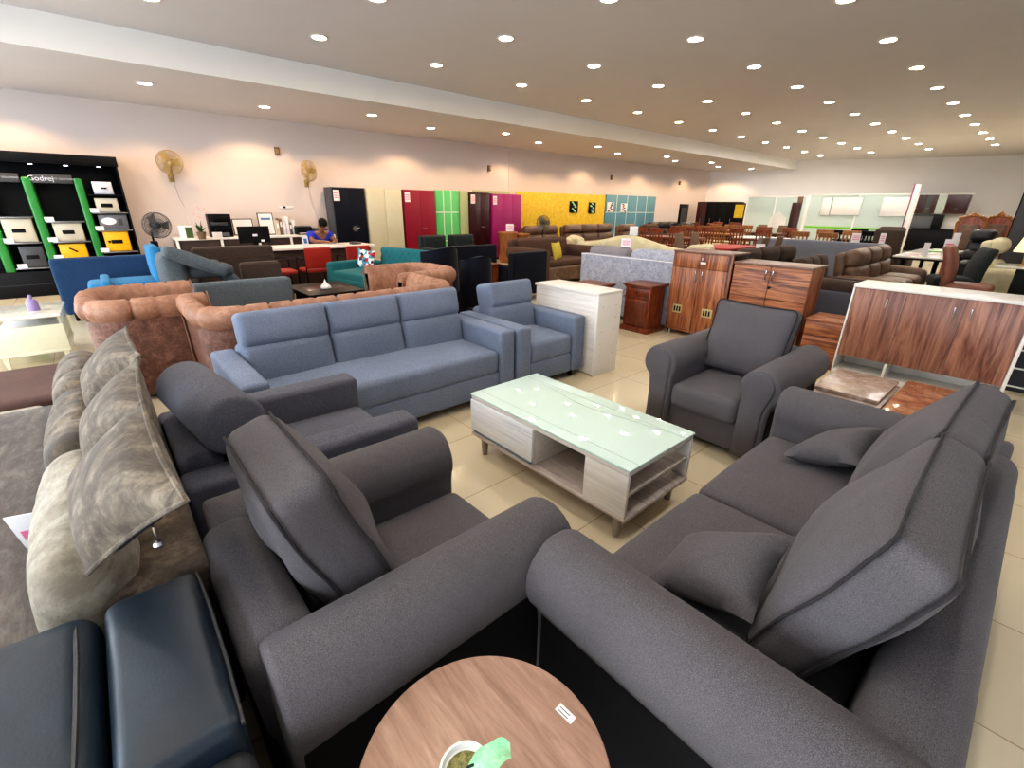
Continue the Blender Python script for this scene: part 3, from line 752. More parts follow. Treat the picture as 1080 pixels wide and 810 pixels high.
# ================================================================== WHITE CABINET BOX by the blue-grey armchair
t = thing('cabinet', 'plain whitewashed box cabinet standing behind the blue-grey armchair', 'cabinet', (-3.04, 3.55, 0))
P('carcass', bx(-0.41, 0.41, -0.165, 0.18, 0.01, 0.79, 0.003), 'white_oak', t)
P('top', bx(-0.42, 0.425, -0.18, 0.185, 0.79, 0.815, 0.003), 'white_oak', t)
P('side_panel', bx(0.40, 0.425, -0.178, 0.183, 0.0, 0.789, 0.002), 'white_board', t)
for y in (-0.10, 0.10):
    for z in (0.2, 0.32, 0.44, 0.56, 0.68): P('peg_hole', bx(0.4245, 0.426, y-0.004, y+0.004, z-0.004, z+0.004, 0), 'leg_ash', t)

# ================================================================== generic seating
def puff_part(parent, name, mat, sx, sy, sz, x, y, z, r=0.05, puff=(0, 0, 0), rx=0, n=4, fn=None, rz=0):
    return P(name, rb(sx, sy, sz, r, 3, n, puff, fn), mat, parent, T(x, y, z, rx, 0, rz), angle=65)
def plain_seat(name, label, cat, w, d, h, seats, loc, rz, mat, cmat=None, group=None, arm_h=0.6, aw=0.14, cush=True, seam=0, lean=-0.15, back_t=0.16, arms=True, feet=True):
    """upholstered seat, front is -Y"""
    t = thing(name, label, cat, loc, rz, group); cmat = cmat or mat
    iw = w-2*aw if arms else w
    def seamfn(x, y, z):
        if not seam: return (x, y, z)
        g = sum(math.exp(-((x-(-w/2+w*k/(seam+1)))/0.012)**2) for k in range(1, seam+1)); return (x, y*(1-0.10*g), z*(1-0.015*g))
    puff_part(t, 'backrest', mat, w if arms else iw, back_t, h-0.10, 0, d/2-back_t/2, 0.10+(h-0.10)/2, 0.04, (0, 0.01, 0.005), n=(24 if seam else 4, 1, 3), fn=seamfn)
    if arms:
        for s in (1, -1): puff_part(t, 'arm', mat, aw, d-back_t+0.02, arm_h-0.08, s*(w/2-aw/2), -back_t/2, 0.08+(arm_h-0.08)/2, 0.035, n=1)
    puff_part(t, 'base', mat, iw, d-back_t, 0.22, 0, -back_t/2, 0.19, 0.02, n=1)
    sw = iw/seats
    for i in range(seats):
        x = -iw/2+sw*(i+0.5)
        puff_part(t, 'seat_cushion', cmat, sw-0.008, d-back_t, 0.14, x, -back_t/2-0.01, 0.37, 0.04, (0, 0, 0.015))
        if cush: puff_part(t, 'back_cushion', cmat, sw-0.01, 0.16, h-0.42+0.08, x, d/2-back_t-0.07, 0.46+(h-0.34)/2, 0.06, (0, 0.03, 0.01), lean)
    if feet: legs(t, 'black', (-w/2+0.1, w/2-0.1), (-d/2+0.08, d/2-0.08), 0.1)
    return t
def recliner(name, label, cat, w, seats, loc, rz, mat, group=None, h=1.0, arm=True):
    t = thing(name, label, cat, loc, rz, group); aw = 0.2 if arm else 0.02; iw = w-2*aw; d = 0.9
    puff_part(t, 'base', mat, iw+0.05, d-0.15, 0.38, 0, 0.02, 0.195, 0.04, n=1)
    if arm:
        for s in (1, -1): puff_part(t, 'arm', mat, aw, d-0.1, 0.56, s*(w/2-aw/2), -0.02, 0.32, 0.08, (0.01, 0.02, 0.03))
    puff_part(t, 'backrest', mat, iw+0.02, 0.14, h-0.25, 0, d/2-0.09, 0.16+(h-0.16)/2, 0.06, (0, 0.02, 0), -0.12)
    sw = iw/seats
    for i in range(seats):
        x = -iw/2+sw*(i+0.5)
        puff_part(t, 'seat_cushion', mat, sw-0.01, 0.58, 0.18, x, -0.10, 0.42, 0.07, (0, 0.02, 0.03))
        puff_part(t, 'lumbar_cushion', mat, sw-0.01, 0.20, 0.30, x, 0.20, 0.60, 0.08, (0, 0.04, 0.0), -0.15)
        puff_part(t, 'headrest', mat, sw-0.012, 0.22, 0.28, x, 0.25, h-0.13, 0.09, (0, 0.04, 0.0), -0.18)
    return t

# ---- seats behind the tan set
plain_seat('sofa', 'slate grey velvet sofa with two back seams, seen from behind beyond the tan leather chair', 'sofa', 0.98, 0.80, 0.75, 1, (-6.2, 1.16, 0), -PI/2, 'grey_velvet', seam=2, cush=False)
t = plain_seat('sofa', 'deep blue sofa with long bare back seen from behind, in front of the safe display', 'sofa', 1.30, 0.85, 0.84, 2, (-9.0, 0.14, 0), -PI/2, 'blue_navy_fab', cush=False, seam=5)
t = thing('armchair', 'bright turquoise-blue armchair with channelled back standing before the deep blue sofa', 'armchair', (-7.95, 0.36, 0), -PI/2)
puff_part(t, 'base', 'blue_bright', 0.86, 0.8, 0.32, 0.1, 0, 0.22, 0.03, n=1)
puff_part(t, 'seat_cushion', 'blue_bright', 0.90, 0.66, 0.22, 0.10, -0.0, 0.48, 0.06, (0, 0, 0.02))
puff_part(t, 'arm', 'blue_bright', 0.10, 0.78, 0.56, 0.36, 0.0, 0.36, 0.03, n=1)
for q in range(3): puff_part(t, 'back_cushion', 'blue_bright', 0.13, 0.70, 0.44, -0.20-0.135*q*0.9, 0.10, 0.80-0.06*q, 0.05, (0.02, 0.01, 0.02))
legs(t, 'black', (-0.25, 0.45), (-0.3, 0.3), 0.08)
t = thing('armchair', 'grey reclining chair with stacked slanted back pads beside the bright blue armchair', 'armchair', (-7.08, 0.98, 0), -PI/2)
puff_part(t, 'base', 'grey_velvet', 0.8, 0.8, 0.3, 0, 0, 0.25, 0.04, n=1)
puff_part(t, 'seat_cushion', 'grey_velvet', 0.78, 0.66, 0.18, 0, 0, 0.45, 0.06, (0, 0, 0.02))
puff_part(t, 'back_cushion', 'grey_velvet', 0.26, 0.62, 0.52, 0.33, 0.05, 0.72, 0.08, (0.02, 0.02, 0), 0, rz=0.0)
puff_part(t, 'headrest', 'grey_velvet', 0.60, 0.40, 0.13, 0.02, 0.10, 0.76, 0.05, (0, 0, 0.02), rz=0.05)
P('slanted_pad', rb(0.66, 0.26, 0.12, 0.05, 3, 4, (0, 0, 0.02)), 'grey_velvet', t, T(0.12, 0.40, 0.90, 0, -0.45, 0))
P('slanted_pad', rb(0.50, 0.24, 0.12, 0.05, 3, 4, (0, 0, 0.02)), 'grey_velvet', t, T(-0.24, 0.05, 0.66, 0, -0.9, 0))
legs(t, 'black', (-0.3, 0.3), (-0.3, 0.3), 0.1)
t = plain_seat('sofa', 'dark brown suede recliner sofa seen from behind in front of the reception desk', 'sofa', 1.06, 0.9, 0.95, 1, (-8.45, 1.55, 0), -PI/2, 'brown_suede', cush=False)
P('back_seam', tube([(-0.51, 0.452, 0.80), (0.51, 0.452, 0.80)], 0.006, 6), 'brown_fab', t)
plain_seat('ottoman', 'grey suede lounge seat between the brown recliner sofa and the slate velvet sofa', 'ottoman', 0.50, 0.5, 0.80, 1, (-7.35, 1.66, 0), -PI/2, 'brown_suede', 'grey_velvet', cush=False, arms=False)

# ---- black low table with white tissue holder
t = thing('coffee_table', 'low black square coffee table in front of the teal sofa', 'coffee table', (-6.95, 2.42, 0))
P('tabletop', bx(-0.52, 0.52, -0.40, 0.40, 0.36, 0.40, 0.006), 'black', t)
P('inset_panel', bx(-0.16, 0.16, -0.28, 0.28, 0.4005, 0.403, 0.001), 'maroon', t)
P('body', bx(-0.42, 0.42, -0.3, 0.3, 0.05, 0.36, 0.01), 'black', t)
P('side_panel', bx(0.42, 0.425, -0.18, 0.10, 0.08, 0.33, 0.001), 'white_board', t)
for x in (-0.47, 0.47):
    for y in (-0.35, 0.35): P('leg', bx(x-0.03, x+0.03, y-0.03, y+0.03, 0, 0.36, 0.004), 'black', t)
t = thing('ornament', 'small white pointed ornament on the black coffee table', 'ornament', (-6.85, 2.40, 0.403))
P('body', lathe([(0.0, 0), (0.07, 0.0), (0.075, 0.02), (0.06, 0.05), (0.03, 0.07), (0.015, 0.10), (0.0, 0.14)], 20), 'ceramic', t)
P('foot', lathe([(0.04, -0.001), (0.078, 0.004), (0.04, 0.006)], 20), 'steel', t)

# ---- teal sofa and checked cushion
t = thing('sofa', 'teal sofa with quilted back beside the wardrobes', 'sofa', (-7.50, 3.56, 0), 0.22)
puff_part(t, 'base', 'teal', 1.9, 0.8, 0.28, 0, 0, 0.22, 0.03, n=1)
puff_part(t, 'seat_cushion', 'teal', 1.6, 0.66, 0.14, 0, -0.06, 0.40, 0.04, (0, 0, 0.02))
puff_part(t, 'arm', 'teal', 0.16, 0.8, 0.54, -0.87, 0, 0.34, 0.05, n=1); puff_part(t, 'arm', 'teal', 0.16, 0.8, 0.54, 0.87, 0, 0.34, 0.05, n=1)
def quilt(x, y, z):
    a = abs(math.sin((x+z)*22))*abs(math.sin((x-z)*22)); return (x, y-(0.02*a if y < 0 else 0), z)
P('backrest', rb(1.2, 0.16, 0.52, 0.05, 3, (32, 1, 16), (0, 0.01, 0.01), quilt), 'teal', t, T(0.36, 0.32, 0.60, -0.1), angle=70)
puff_part(t, 'low_back', 'teal', 0.70, 0.16, 0.40, -0.60, 0.32, 0.42, 0.05, n=2)
legs(t, 'black', (-0.8, 0.8), (-0.3, 0.3), 0.09)
throw('throw_cushion', 'red, blue and white checked cushion on the teal sofa', 0.36, 0.36, 0.12, (-7.80, 3.48, 0.66), (-0.2, 0.1, 0.5), 'checked')

# ---- high-back midnight chairs
def wing(name, label, loc, rz, mat, w=0.62, h=1.0, group=None):
    t = thing(name, label, 'armchair', loc, rz, group); vs = []; fs = []
    N = 20; hs = [0.12, 0.4, 0.7, 0.85, 0.95, 1.0]
    for side in (0, 1):
        for i in range(N+1):
            a = PI*1.05*(i/N)-0.08; 
            for kz, hh in enumerate(hs):
                ra = w/2-(0.07 if side else 0); taper = 1-0.10*(hh-0.1)
                zt = h*hh*(1-0.06*abs(math.cos(a))**2*(hh > 0.5))
                vs.append((ra*math.cos(a)*taper*1.0, 0.02+ra*math.sin(a)*taper, zt))
    nh = len(hs)
    ix = lambda s, i, q: s*(N+1)*nh+i*nh+q
    for s in (0, 1):
        for i in range(N):
            for q in range(nh-1): fs.append((ix(s, i, q), ix(s, i+1, q), ix(s, i+1, q+1), ix(s, i, q+1)))
    for i in range(N): 
        fs.append((ix(0, i, nh-1), ix(0, i+1, nh-1), ix(1, i+1, nh-1), ix(1, i, nh-1))); fs.append((ix(0, i, 0), ix(0, i+1, 0), ix(1, i+1, 0), ix(1, i, 0)))
    for i in (0, N):
        for q in range(nh-1): fs.append((ix(0, i, q), ix(0, i, q+1), ix(1, i, q+1), ix(1, i, q)))
    P('backrest', (vs, fs), mat, t, angle=60)
    puff_part(t, 'seat_cushion', mat, w-0.16, 0.5, 0.16, 0, -0.05, 0.40, 0.05, (0, 0, 0.02))
    puff_part(t, 'base', mat, w-0.08, 0.56, 0.24, 0, 0.0, 0.22, 0.03, n=1)
    legs(t, 'black', (-w/2+0.08, w/2-0.08), (-0.22, 0.22), 0.12)
    return t
wing('armchair', 'midnight navy high-back chair with flat top, behind the tan sofa', (-5.72, 3.62, 0), -PI/2, 'navy_velvet', 0.60, 1.02)
wing('armchair', 'midnight navy high-back chair with sloping side, nearest to the blue-grey armchair', (-4.85, 3.62, 0), -PI/2-0.2, 'navy_velvet', 0.46, 0.97)
plain_seat('armchair', 'square midnight navy armchair seen from behind, beside the chocolate sofa', 'armchair', 0.82, 0.75, 0.82, 1, (-6.25, 5.62, 0), -PI/2, 'navy_velvet', cush=False)
plain_seat('sofa', 'low midnight navy sofa behind the red-brown wooden box', 'sofa', 1.25, 0.8, 0.84, 2, (-7.75, 5.45, 0), -PI/2, 'navy_velvet', cush=False)
for i, y in enumerate((6.35, 7.22)):
    t = plain_seat('armchair', 'black tufted leather armchair in front of the crimson wardrobe' if i == 0 else 'black tufted leather armchair in front of the dark maroon wardrobe', 'armchair', 0.74, 0.75, 0.86, 1, (-9.95, y, 0), -PI/2 if False else PI/2, 'charcoal_velvet', cush=False)
    def tuft(x, yy, z): return (x, yy+(0.03*math.exp(-((math.sin(x*14)**2+math.sin(z*14)**2)/0.12)) if yy < 0 else 0), z)
    P('tufted_pad', rb(0.62, 0.12, 0.40, 0.05, 3, (16, 1, 12), (0, 0.02, 0.0), tuft), 'charcoal_velvet', t, T(0, 0.19, 0.66, -0.1), angle=70)
# wooden box table with cup
t = thing('side_table', 'red-brown slatted wooden box table between the navy chairs', 'side table', (-6.40, 4.96, 0))
P('tabletop', bx(-0.22, 0.22, -0.22, 0.22, 0.60, 0.635, 0.006), 'sheesham_top', t)
mb = MB().add(bx(-0.19, 0.19, -0.19, 0.19, 0.0, 0.60, 0.003)); mb.build('body', 'sheesham', t)
for k_ in range(5): P('slat', bx(0.19, 0.205, -0.18+0.08*k_, -0.14+0.08*k_, 0.03, 0.58, 0.002), 'sheesham', t)
o = P('tissue_box', rb(0.10, 0.14, 0.09, 0.02, 2, 1, (0, 0, 0.02)), 'paper', None); o.location = (-6.42, 4.92, 0.68); tag(o, 'small white tissue packet on the slatted wooden box table', 'tissue packet')
# chocolate rolled sofa
t = thing('sofa', 'chocolate brown sofa with rolled arm and tufted base, left of the grey flecked sofa', 'sofa', (-7.35, 7.68, 0), PI/2)
pr = rolled_arm_profile()
for s in (1, -1): P('arm', prism([(s*x*1.1, z*1.12) for x, z in pr], -0.62, 0.5, 0.02), 'brown_fab', t, T(s*0.80, 0, 0), angle=60)
puff_part(t, 'backrest', 'brown_fab', 1.75, 0.2, 0.78, 0, 0.46, 0.50, 0.08, (0, 0.02, 0.01), -0.08)
def tuft2(x, y, z): return (x, y+(0.02*math.exp(-((math.sin(x*13)**2+math.sin(z*13)**2)/0.15)) if y < 0 else 0), z)
P('tufted_back', rb(1.5, 0.14, 0.40, 0.05, 3, (40, 1, 12), (0, 0.02, 0), tuft2), 'brown_fab', t, T(0, 0.30, 0.68, -0.15), angle=70)
P('base', rb(1.55, 0.95, 0.30, 0.05, 3, (40, 2, 8), (0, 0, 0), tuft2), 'brown_leather', t, T(0, -0.12, 0.22), angle=70)
puff_part(t, 'seat_cushion', 'brown_fab', 1.5, 0.8, 0.12, 0, -0.15, 0.43, 0.04, (0, 0, 0.02))
legs(t, 'black', (-0.7, 0.7), (-0.5, 0.4), 0.08)
throw('throw_cushion', 'mustard cushion on the chocolate brown sofa', 0.40, 0.40, 0.13, (-7.05, 7.5, 0.66), (-0.25, 0.0, 1.9), 'yellow_fab')
# grey flecked sofa seen from behind
t = thing('sofa', 'grey flecked sofa with flat tall back facing the camera behind the carved bedside cabinet', 'sofa', (-3.95, 6.02, 0), PI)
puff_part(t, 'backrest', 'grey_fleck', 1.58, 0.14, 0.84, 0, 0.36, 0.48, 0.02, n=1)
P('back_piping', tube([(-0.78, 0.43, 0.895), (0.78, 0.43, 0.895)], 0.006, 6), 'paper', t)
for s in (1, -1): puff_part(t, 'arm', 'grey_fleck', 0.14, 0.78, 0.52, s*0.72, -0.05, 0.34, 0.04, n=1)
puff_part(t, 'base', 'grey_fleck', 1.5, 0.78, 0.36, 0, -0.08, 0.26, 0.03, n=1)
puff_part(t, 'back_cushion', 'grey_fleck_warm', 0.74, 0.2, 0.46, 0.42, 0.20, 0.80, 0.08, (0, 0.03, 0.02), 0.0, label=None) if False else puff_part(t, 'back_cushion', 'grey_fleck_warm', 0.74, 0.2, 0.46, 0.42, 0.18, 0.77, 0.08, (0, 0.03, 0.02))
puff_part(t, 'back_cushion', 'grey_fleck', 0.78, 0.2, 0.46, -0.36, 0.18, 0.77, 0.08, (0, 0.03, 0.02))
legs(t, 'black', (-0.8, 0.8), (-0.35, 0.38), 0.08)
# cream curved sofa
t = thing('sofa', 'large cream leather sofa with arched back and flared ends behind the grey flecked sofa', 'sofa', (-6.10, 9.14, 0), PI)
vs = []; fs = []; N = 56
for i in range(N+1):
    u = -1+2*i/N; x = 1.84*u
    top = 0.79+0.21*math.exp(-(u/0.42)**2)+0.09*max(0, abs(u)-0.72)/0.28
    yb = 0.42-0.30*max(0, abs(u)-0.6)**1.5
    gr = 0.012*math.exp(-((math.sin(u*22))**2)/0.05) if abs(u) < 0.6 else 0
    sec = [(yb, 0.10), (yb+0.02, top*0.6), (yb+0.05-gr, top-0.10), (yb+0.02, top-0.02-gr), (yb-0.06, top), (yb-0.15, top-0.04), (yb-0.18, top-0.14), (yb-0.16, 0.4), (yb-0.2, 0.10)]
    for y, z in sec: vs.append((x, y, z))
ns = 9
for i in range(N):
    for q in range(ns): a = i*ns+q; b = i*ns+(q+1) % ns; fs.append((a, b, b+ns, a+ns))
fs += [tuple(range(ns)), tuple(N*ns+q for q in range(ns))]
P('backrest', (vs, fs), 'cream_fab', t, angle=70)
for s in (1, -1):
    puff_part(t, 'arm', 'cream_fab', 0.28, 0.80, 0.50, s*1.66, -0.1, 0.38, 0.12, (0.02, 0.02, 0.03), rz=s*0.15)
    P('flared_end', rb(0.50, 0.24, 0.20, 0.09, 4, (6, 1, 1), (0, 0, 0.01)), 'cream_fab', t, T(s*1.60, 0.28, 0.80, 0, s*-0.10, s*-0.30), angle=70)
puff_part(t, 'base', 'cream_fab', 3.3, 0.8, 0.42, 0, -0.12, 0.28, 0.05, n=1)
legs(t, 'black', (-1.55, 1.55), (-0.4, 0.3), 0.08)

# ---- carved bedside cabinets
def bedside(label, loc, rz=0.0):
    t = thing('bedside_cabinet', label, 'bedside cabinet', loc, rz, 'carved wooden bedside cabinets')
    P('plinth', bx(-0.215, 0.215, -0.195, 0.195, 0, 0.07, 0.006), 'sheesham', t)
    P('body', bx(-0.19, 0.19, -0.17, 0.17, 0.07, 0.585, 0.004), 'sheesham', t)
    P('tabletop', bx(-0.225, 0.225, -0.205, 0.205, 0.60, 0.63, 0.008), 'sheesham_top', t)
    P('cornice', bx(-0.205, 0.205, -0.185, 0.185, 0.58, 0.60, 0.004), 'sheesham', t)
    d = P('drawer', bx(-0.165, 0.165, -0.182, -0.168, 0.475, 0.565, 0.004), 'sheesham', t)
    P('knob', lathe([(0.0, 0), (0.008, 0.0), (0.008, 0.012), (0.013, 0.018), (0, 0.026)], 12), 'black', d, T(0, -0.182, 0.52, PI/2))
    P('rail', bx(-0.20, 0.20, -0.183, -0.165, 0.445, 0.468, 0.004), 'sheesham', t)
    d = P('door', bx(-0.165, 0.165, -0.182, -0.168, 0.085, 0.435, 0.004), 'sheesham', t)
    P('carved_panel', bx(-0.11, 0.11, -0.187, -0.18, 0.12, 0.40, 0.006), 'sheesham_top', d)
    return t
bedside('carved red-brown bedside cabinet with door, standing left of the tall striped shoe cabinet', (-3.40, 5.36, 0))
bedside('carved red-brown bedside cabinet mostly hidden behind the whitewashed box cabinet', (-3.84, 4.80, 0))

# ---- striped laminate cabinets
t = thing('shoe_cabinet', 'tall striped walnut cabinet with vertical grain, two vented doors and lock', 'cabinet', (-2.755, 5.5, 0))
P('carcass', bx(-0.375, 0.375, 0.02, 0.42, 0.075, 1.045, 0.003), 'lock', t)
P('top', bx(-0.385, 0.385, -0.005, 0.43, 1.045, 1.065, 0.003), 'zebra_top', t)
P('base_board', bx(-0.38, 0.38, 0.0, 0.42, 0.06, 0.085, 0.003), 'zebra_v', t)
for s in (-1, 1):
    x0, x1 = (-0.375, -0.012) if s < 0 else (-0.008, 0.335)
    P('drawer_front', bx(x0, x1, 0.0, 0.02, 0.865, 1.042, 0.002), 'zebra_v', t)
    d = P('door', bx(x0, x1, 0.0, 0.02, 0.088, 0.861, 0.002), 'zebra_v', t)
    hx_ = -0.045 if s < 0 else 0.04
    P('handle', tube([(hx_, 0, 0.70), (hx_, -0.028, 0.705), (hx_, -0.032, 0.77), (hx_, -0.028, 0.835), (hx_, 0, 0.84)], 0.007, 8), 'chrome', d)
    v_ = P('vent_plate', bx(s*0.22-0.075 if s < 0 else 0.10, s*0.22+0.045 if s < 0 else 0.235, -0.006, 0.001, 0.29, 0.395, 0.002), 'vent_plate', d)
    for q in range(3):
        xx = (-0.275 if s < 0 else 0.12)+0.034*q
        P('vent_slot', bx(xx, xx+0.02, -0.008, -0.004, 0.31, 0.375, 0.001), 'black_matt', v_)
P('side_stile', bx(0.338, 0.376, -0.004, 0.02, 0.075, 1.045, 0.002), 'zebra_v', t)
P('lock', lathe([(0.014, 0), (0.014, 0.02), (0.0, 0.02)], 14), 'chrome', t, T(0.02, 0.0, 0.98, PI/2))
P('key_tag', bx(0.0, 0.07, -0.03, -0.026, 0.925, 0.95, 0.002), 'paper', t)
for x in (-0.33, 0.33):
    for y in (0.05, 0.37): P('leg', cyl(0.014, 0.016, 0, 0.062, 12, x, y), 'chrome', t)
t = thing('chest_cabinet', 'striped walnut cabinet with horizontal grain and two handles behind the far charcoal armchair', 'cabinet', (-1.955, 5.5, 0))
P('carcass', bx(-0.40, 0.40, 0.02, 0.42, 0.05, 0.97, 0.003), 'zebra_v', t)
P('top', bx(-0.41, 0.41, -0.01, 0.43, 0.97, 0.995, 0.004), 'zebra_top', t)
for s in (-1, 1):
    x0, x1 = (-0.40, -0.003) if s < 0 else (0.003, 0.40)
    d = P('door', bx(x0, x1, 0.0, 0.02, 0.06, 0.968, 0.002), 'zebra_h', t)
    P('handle', tube([(s*0.035, 0, 0.83), (s*0.035, -0.028, 0.835), (s*0.035, -0.032, 0.88), (s*0.035, -0.028, 0.925), (s*0.035, 0, 0.93)], 0.007, 8), 'chrome', d)
    for z in (0.79, 0.62, 0.45, 0.28): P('groove', bx(x0+0.002, x1-0.002, -0.0015, 0.001, z, z+0.004, 0), 'lock', d)
P('lock', lathe([(0.014, 0), (0.014, 0.012), (0.0, 0.012)], 14), 'black', t, T(0.02, 0.0, 0.745, PI/2))
legs(t, 'black', (-0.34, 0.34), (0.06, 0.37), 0.05)
t = thing('low_chest', 'low striped walnut drawer chest between the two taller striped cabinets', 'drawer chest', (-1.31, 5.42, 0))
P('carcass', bx(-0.17, 0.17, 0.02, 0.42, 0.0, 0.485, 0.003), 'zebra_v', t)
P('top', bx(-0.18, 0.18, -0.01, 0.43, 0.485, 0.505, 0.003), 'zebra_h', t)
for q in range(3): P('drawer', bx(-0.17, 0.17, 0.0, 0.02, 0.03+0.152*q, 0.175+0.152*q, 0.003), 'zebra_h', t)
t = thing('sideboard', 'wide white-topped sideboard with mauve walnut doors on the right', 'sideboard', (-0.525, 5.3, 0))
P('carcass', bx(-0.585, 0.585, 0.02, 0.42, 0.215, 0.88, 0.003), 'white_board', t)
P('top', bx(-0.60, 0.60, -0.012, 0.43, 0.88, 0.91, 0.004), 'white_board', t, label='white top')
xs_ = (-0.585, -0.195, 0.195, 0.572)
for q in range(3):
    d = P('door', bx(xs_[q]+0.002, xs_[q+1]-0.002, 0.0, 0.02, 0.222, 0.878, 0.002), 'zebra_mauve', t)
    hx_ = (-0.32, 0.14, 0.245)[q]
    P('handle', tube([(hx_, 0, 0.71), (hx_, -0.025, 0.714), (hx_, -0.03, 0.76), (hx_, -0.025, 0.806), (hx_, 0, 0.81)], 0.006, 8), 'chrome', d)
P('end_panel', bx(0.574, 0.598, -0.006, 0.42, 0.0, 0.88, 0.002), 'white_board', t)
P('end_panel', bx(-0.60, -0.586, -0.006, 0.42, 0.0, 0.88, 0.002), 'white_board', t)
P('shelf_back', bx(-0.585, 0.575, 0.34, 0.36, 0.05, 0.215, 0.001), 'white_board', t)
P('base_board', bx(-0.586, 0.575, -0.004, 0.40, 0.0, 0.075, 0.003), 'white_board', t)
P('divider', bx(-0.20, -0.18, -0.002, 0.36, 0.07, 0.215, 0.002), 'white_board', t)
t = thing('tiled_unit', 'slate blue tiled low unit with white rails at the right edge', 'cabinet', (0.42, 6.1, 0))
P('body', bx(-0.35, 0.35, 0.0, 0.4, 0.0, 0.62, 0.003), 'tile_slate', t)
for q in range(4): P('rail', bx(-0.352, 0.352, -0.006, 0.0, 0.04+0.17*q, 0.055+0.17*q, 0.001), 'white_line', t)
# ---- packed coffee table and marble table
t = thing('coffee_table', 'low dark coffee table topped with shrink-wrapped brown and blue glass sheets', 'coffee table', (-0.66, 4.02, 0), 0.0)
P('base', bx(-0.19, 0.19, -0.24, 0.30, 0.0, 0.26, 0.01), 'maroon', t)
P('sheet', bx(-0.21, 0.19, -0.27, 0.34, 0.26, 0.285, 0.004), 'shrink_blue', t, label='blue wrapped glass sheet')
P('sheet', bx(-0.20, 0.20, -0.30, 0.33, 0.288, 0.31, 0.004), 'shrink', t); P('sheet', bx(-0.22, 0.18, -0.25, 0.36, 0.312, 0.34, 0.005), 'shrink', t)
t = thing('coffee_table', 'low russet marble-topped table behind the charcoal sofa', 'coffee table', (-0.22, 4.0, 0))
P('tabletop', bx(-0.22, 0.26, -0.62, 0.45, 0.315, 0.345, 0.006), 'marble_red', t)
P('base', bx(-0.18, 0.22, -0.5, 0.38, 0.0, 0.315, 0.01), 'cream_gloss', t)

# ---- left foreground: white side table, bottle, brown daybed
t = thing('side_table', 'white gloss side table with slanted open tray beside the safe display', 'side table', (-6.78, -0.68, 0), -0.02)
hx, hy = 0.42, 0.27
P('tabletop', bx(-hx, hx, -hy, hy, 0.475, 0.50, 0.008, cs=2), 'white_marble', t)
P('tray_box', bx(-hx+0.06, hx-0.06, -hy+0.02, hy-0.04, 0.17, 0.34, 0.006), 'cream_gloss', t)
P('front_panel', bx(hx-0.045, hx-0.02, -hy+0.01, hy-0.01, 0.14, 0.40, 0.004), 'cream_gloss', t, T(0, 0, 0))
P('tray_floor', bx(-hx+0.10, hx-0.10, -hy+0.04, hy-0.06, 0.34, 0.36, 0.002), 'paper', t)
P('back_post', bx(-hx+0.02, -hx+0.07, -hy+0.02, hy-0.02, 0.14, 0.475, 0.004), 'cream_gloss', t)
P('side_post', bx(-hx+0.05, hx-0.10, hy-0.04, hy-0.02, 0.36, 0.475, 0.004), 'cream_gloss', t)
P('apron', bx(-hx+0.01, hx-0.01, -hy+0.01, hy-0.01, 0.12, 0.15, 0.006), 'cream_gloss', t)
for x in (-hx+0.05, hx-0.05):
    for y in (-hy+0.05, hy-0.05): P('leg', lathe([(0.016, 0), (0.035, 0.13)], 4), 'cream_gloss', t, T(x, y, 0, 0, 0, PI/4))
t = thing('spray_bottle', 'small lilac bottle on the white side table', 'bottle', (-6.72, -0.62, 0.50))
P('body', lathe([(0, 0), (0.045, 0), (0.048, 0.01), (0.046, 0.09), (0.03, 0.115), (0.015, 0.12), (0.015, 0.13)], 20), 'lilac', t)
P('cap', lathe([(0.017, 0.125), (0.017, 0.15), (0.008, 0.16), (0, 0.16)], 14), 'lilac', t)
t = thing('daybed', 'low maroon-brown leather daybed in front of the white side table', 'daybed', (-4.21, -1.22, 0))
puff_part(t, 'base', 'bench_brown', 0.78, 1.9, 0.28, 0, 0, 0.17, 0.03, n=1); puff_part(t, 'mattress', 'bench_brown', 0.82, 1.96, 0.16, 0, 0, 0.36, 0.04, (0, 0, 0.01))
t = thing('daybed', 'pale cream cloth-covered daybed between the brown daybed and the velvet sofa', 'daybed', (-3.68, -1.42, 0))
puff_part(t, 'base', 'bench_cream', 0.22, 1.9, 0.2, 0, 0, 0.12, 0.02, n=1); puff_part(t, 'mattress', 'bench_cream', 0.24, 1.94, 0.18, 0, 0, 0.31, 0.04, (0, 0, 0.01))

# ================================================================== SAFE DISPLAY RACK against the left wall
X0 = -11.4
t = thing('display_rack', 'tall black display rack with green uprights on the left wall holding safes', 'display rack', (X0, -0.5, 0))
# local x = world x - X0 ; local y = world y + 0.5
Y = lambda y: y+0.5
P('back_panel', bx(-0.55, -0.40, Y(-1.9), Y(0.62), 0, 2.14, 0.003), 'black', t)
P('canopy', bx(-0.56, 0.0, Y(-1.92), Y(0.64), 2.13, 2.29, 0.004), 'black', t)
P('side_panel', bx(-0.45, 0.0, Y(0.60), Y(0.625), 0, 2.13, 0.003), 'black', t)
P('plinth', bx(-0.5, 0.0, Y(-1.9), Y(0.60), 0, 0.42, 0.003), 'black', t)
P('plinth_line', bx(0.0, 0.004, Y(-1.9), Y(0.60), 0.20, 0.205, 0), 'safe_dark', t)
for y0, y1 in ((-1.22, -1.10), (-0.66, -0.54), (-0.02, 0.09)):
    def pnl(y0=y0, y1=y1): return bx(-0.40, -0.02, Y(y0), Y(y1), 0.40, 1.92, 0.03, cs=3)
    P('green_upright', pnl(), 'green', t)
for y0, y1 in ((-1.08, -0.68), (-0.53, -0.03)):
    h_ = P('header', bx(-0.10, -0.03, Y(y0), Y(y1), 1.83, 1.965, 0.004), 'safe_dark', t)
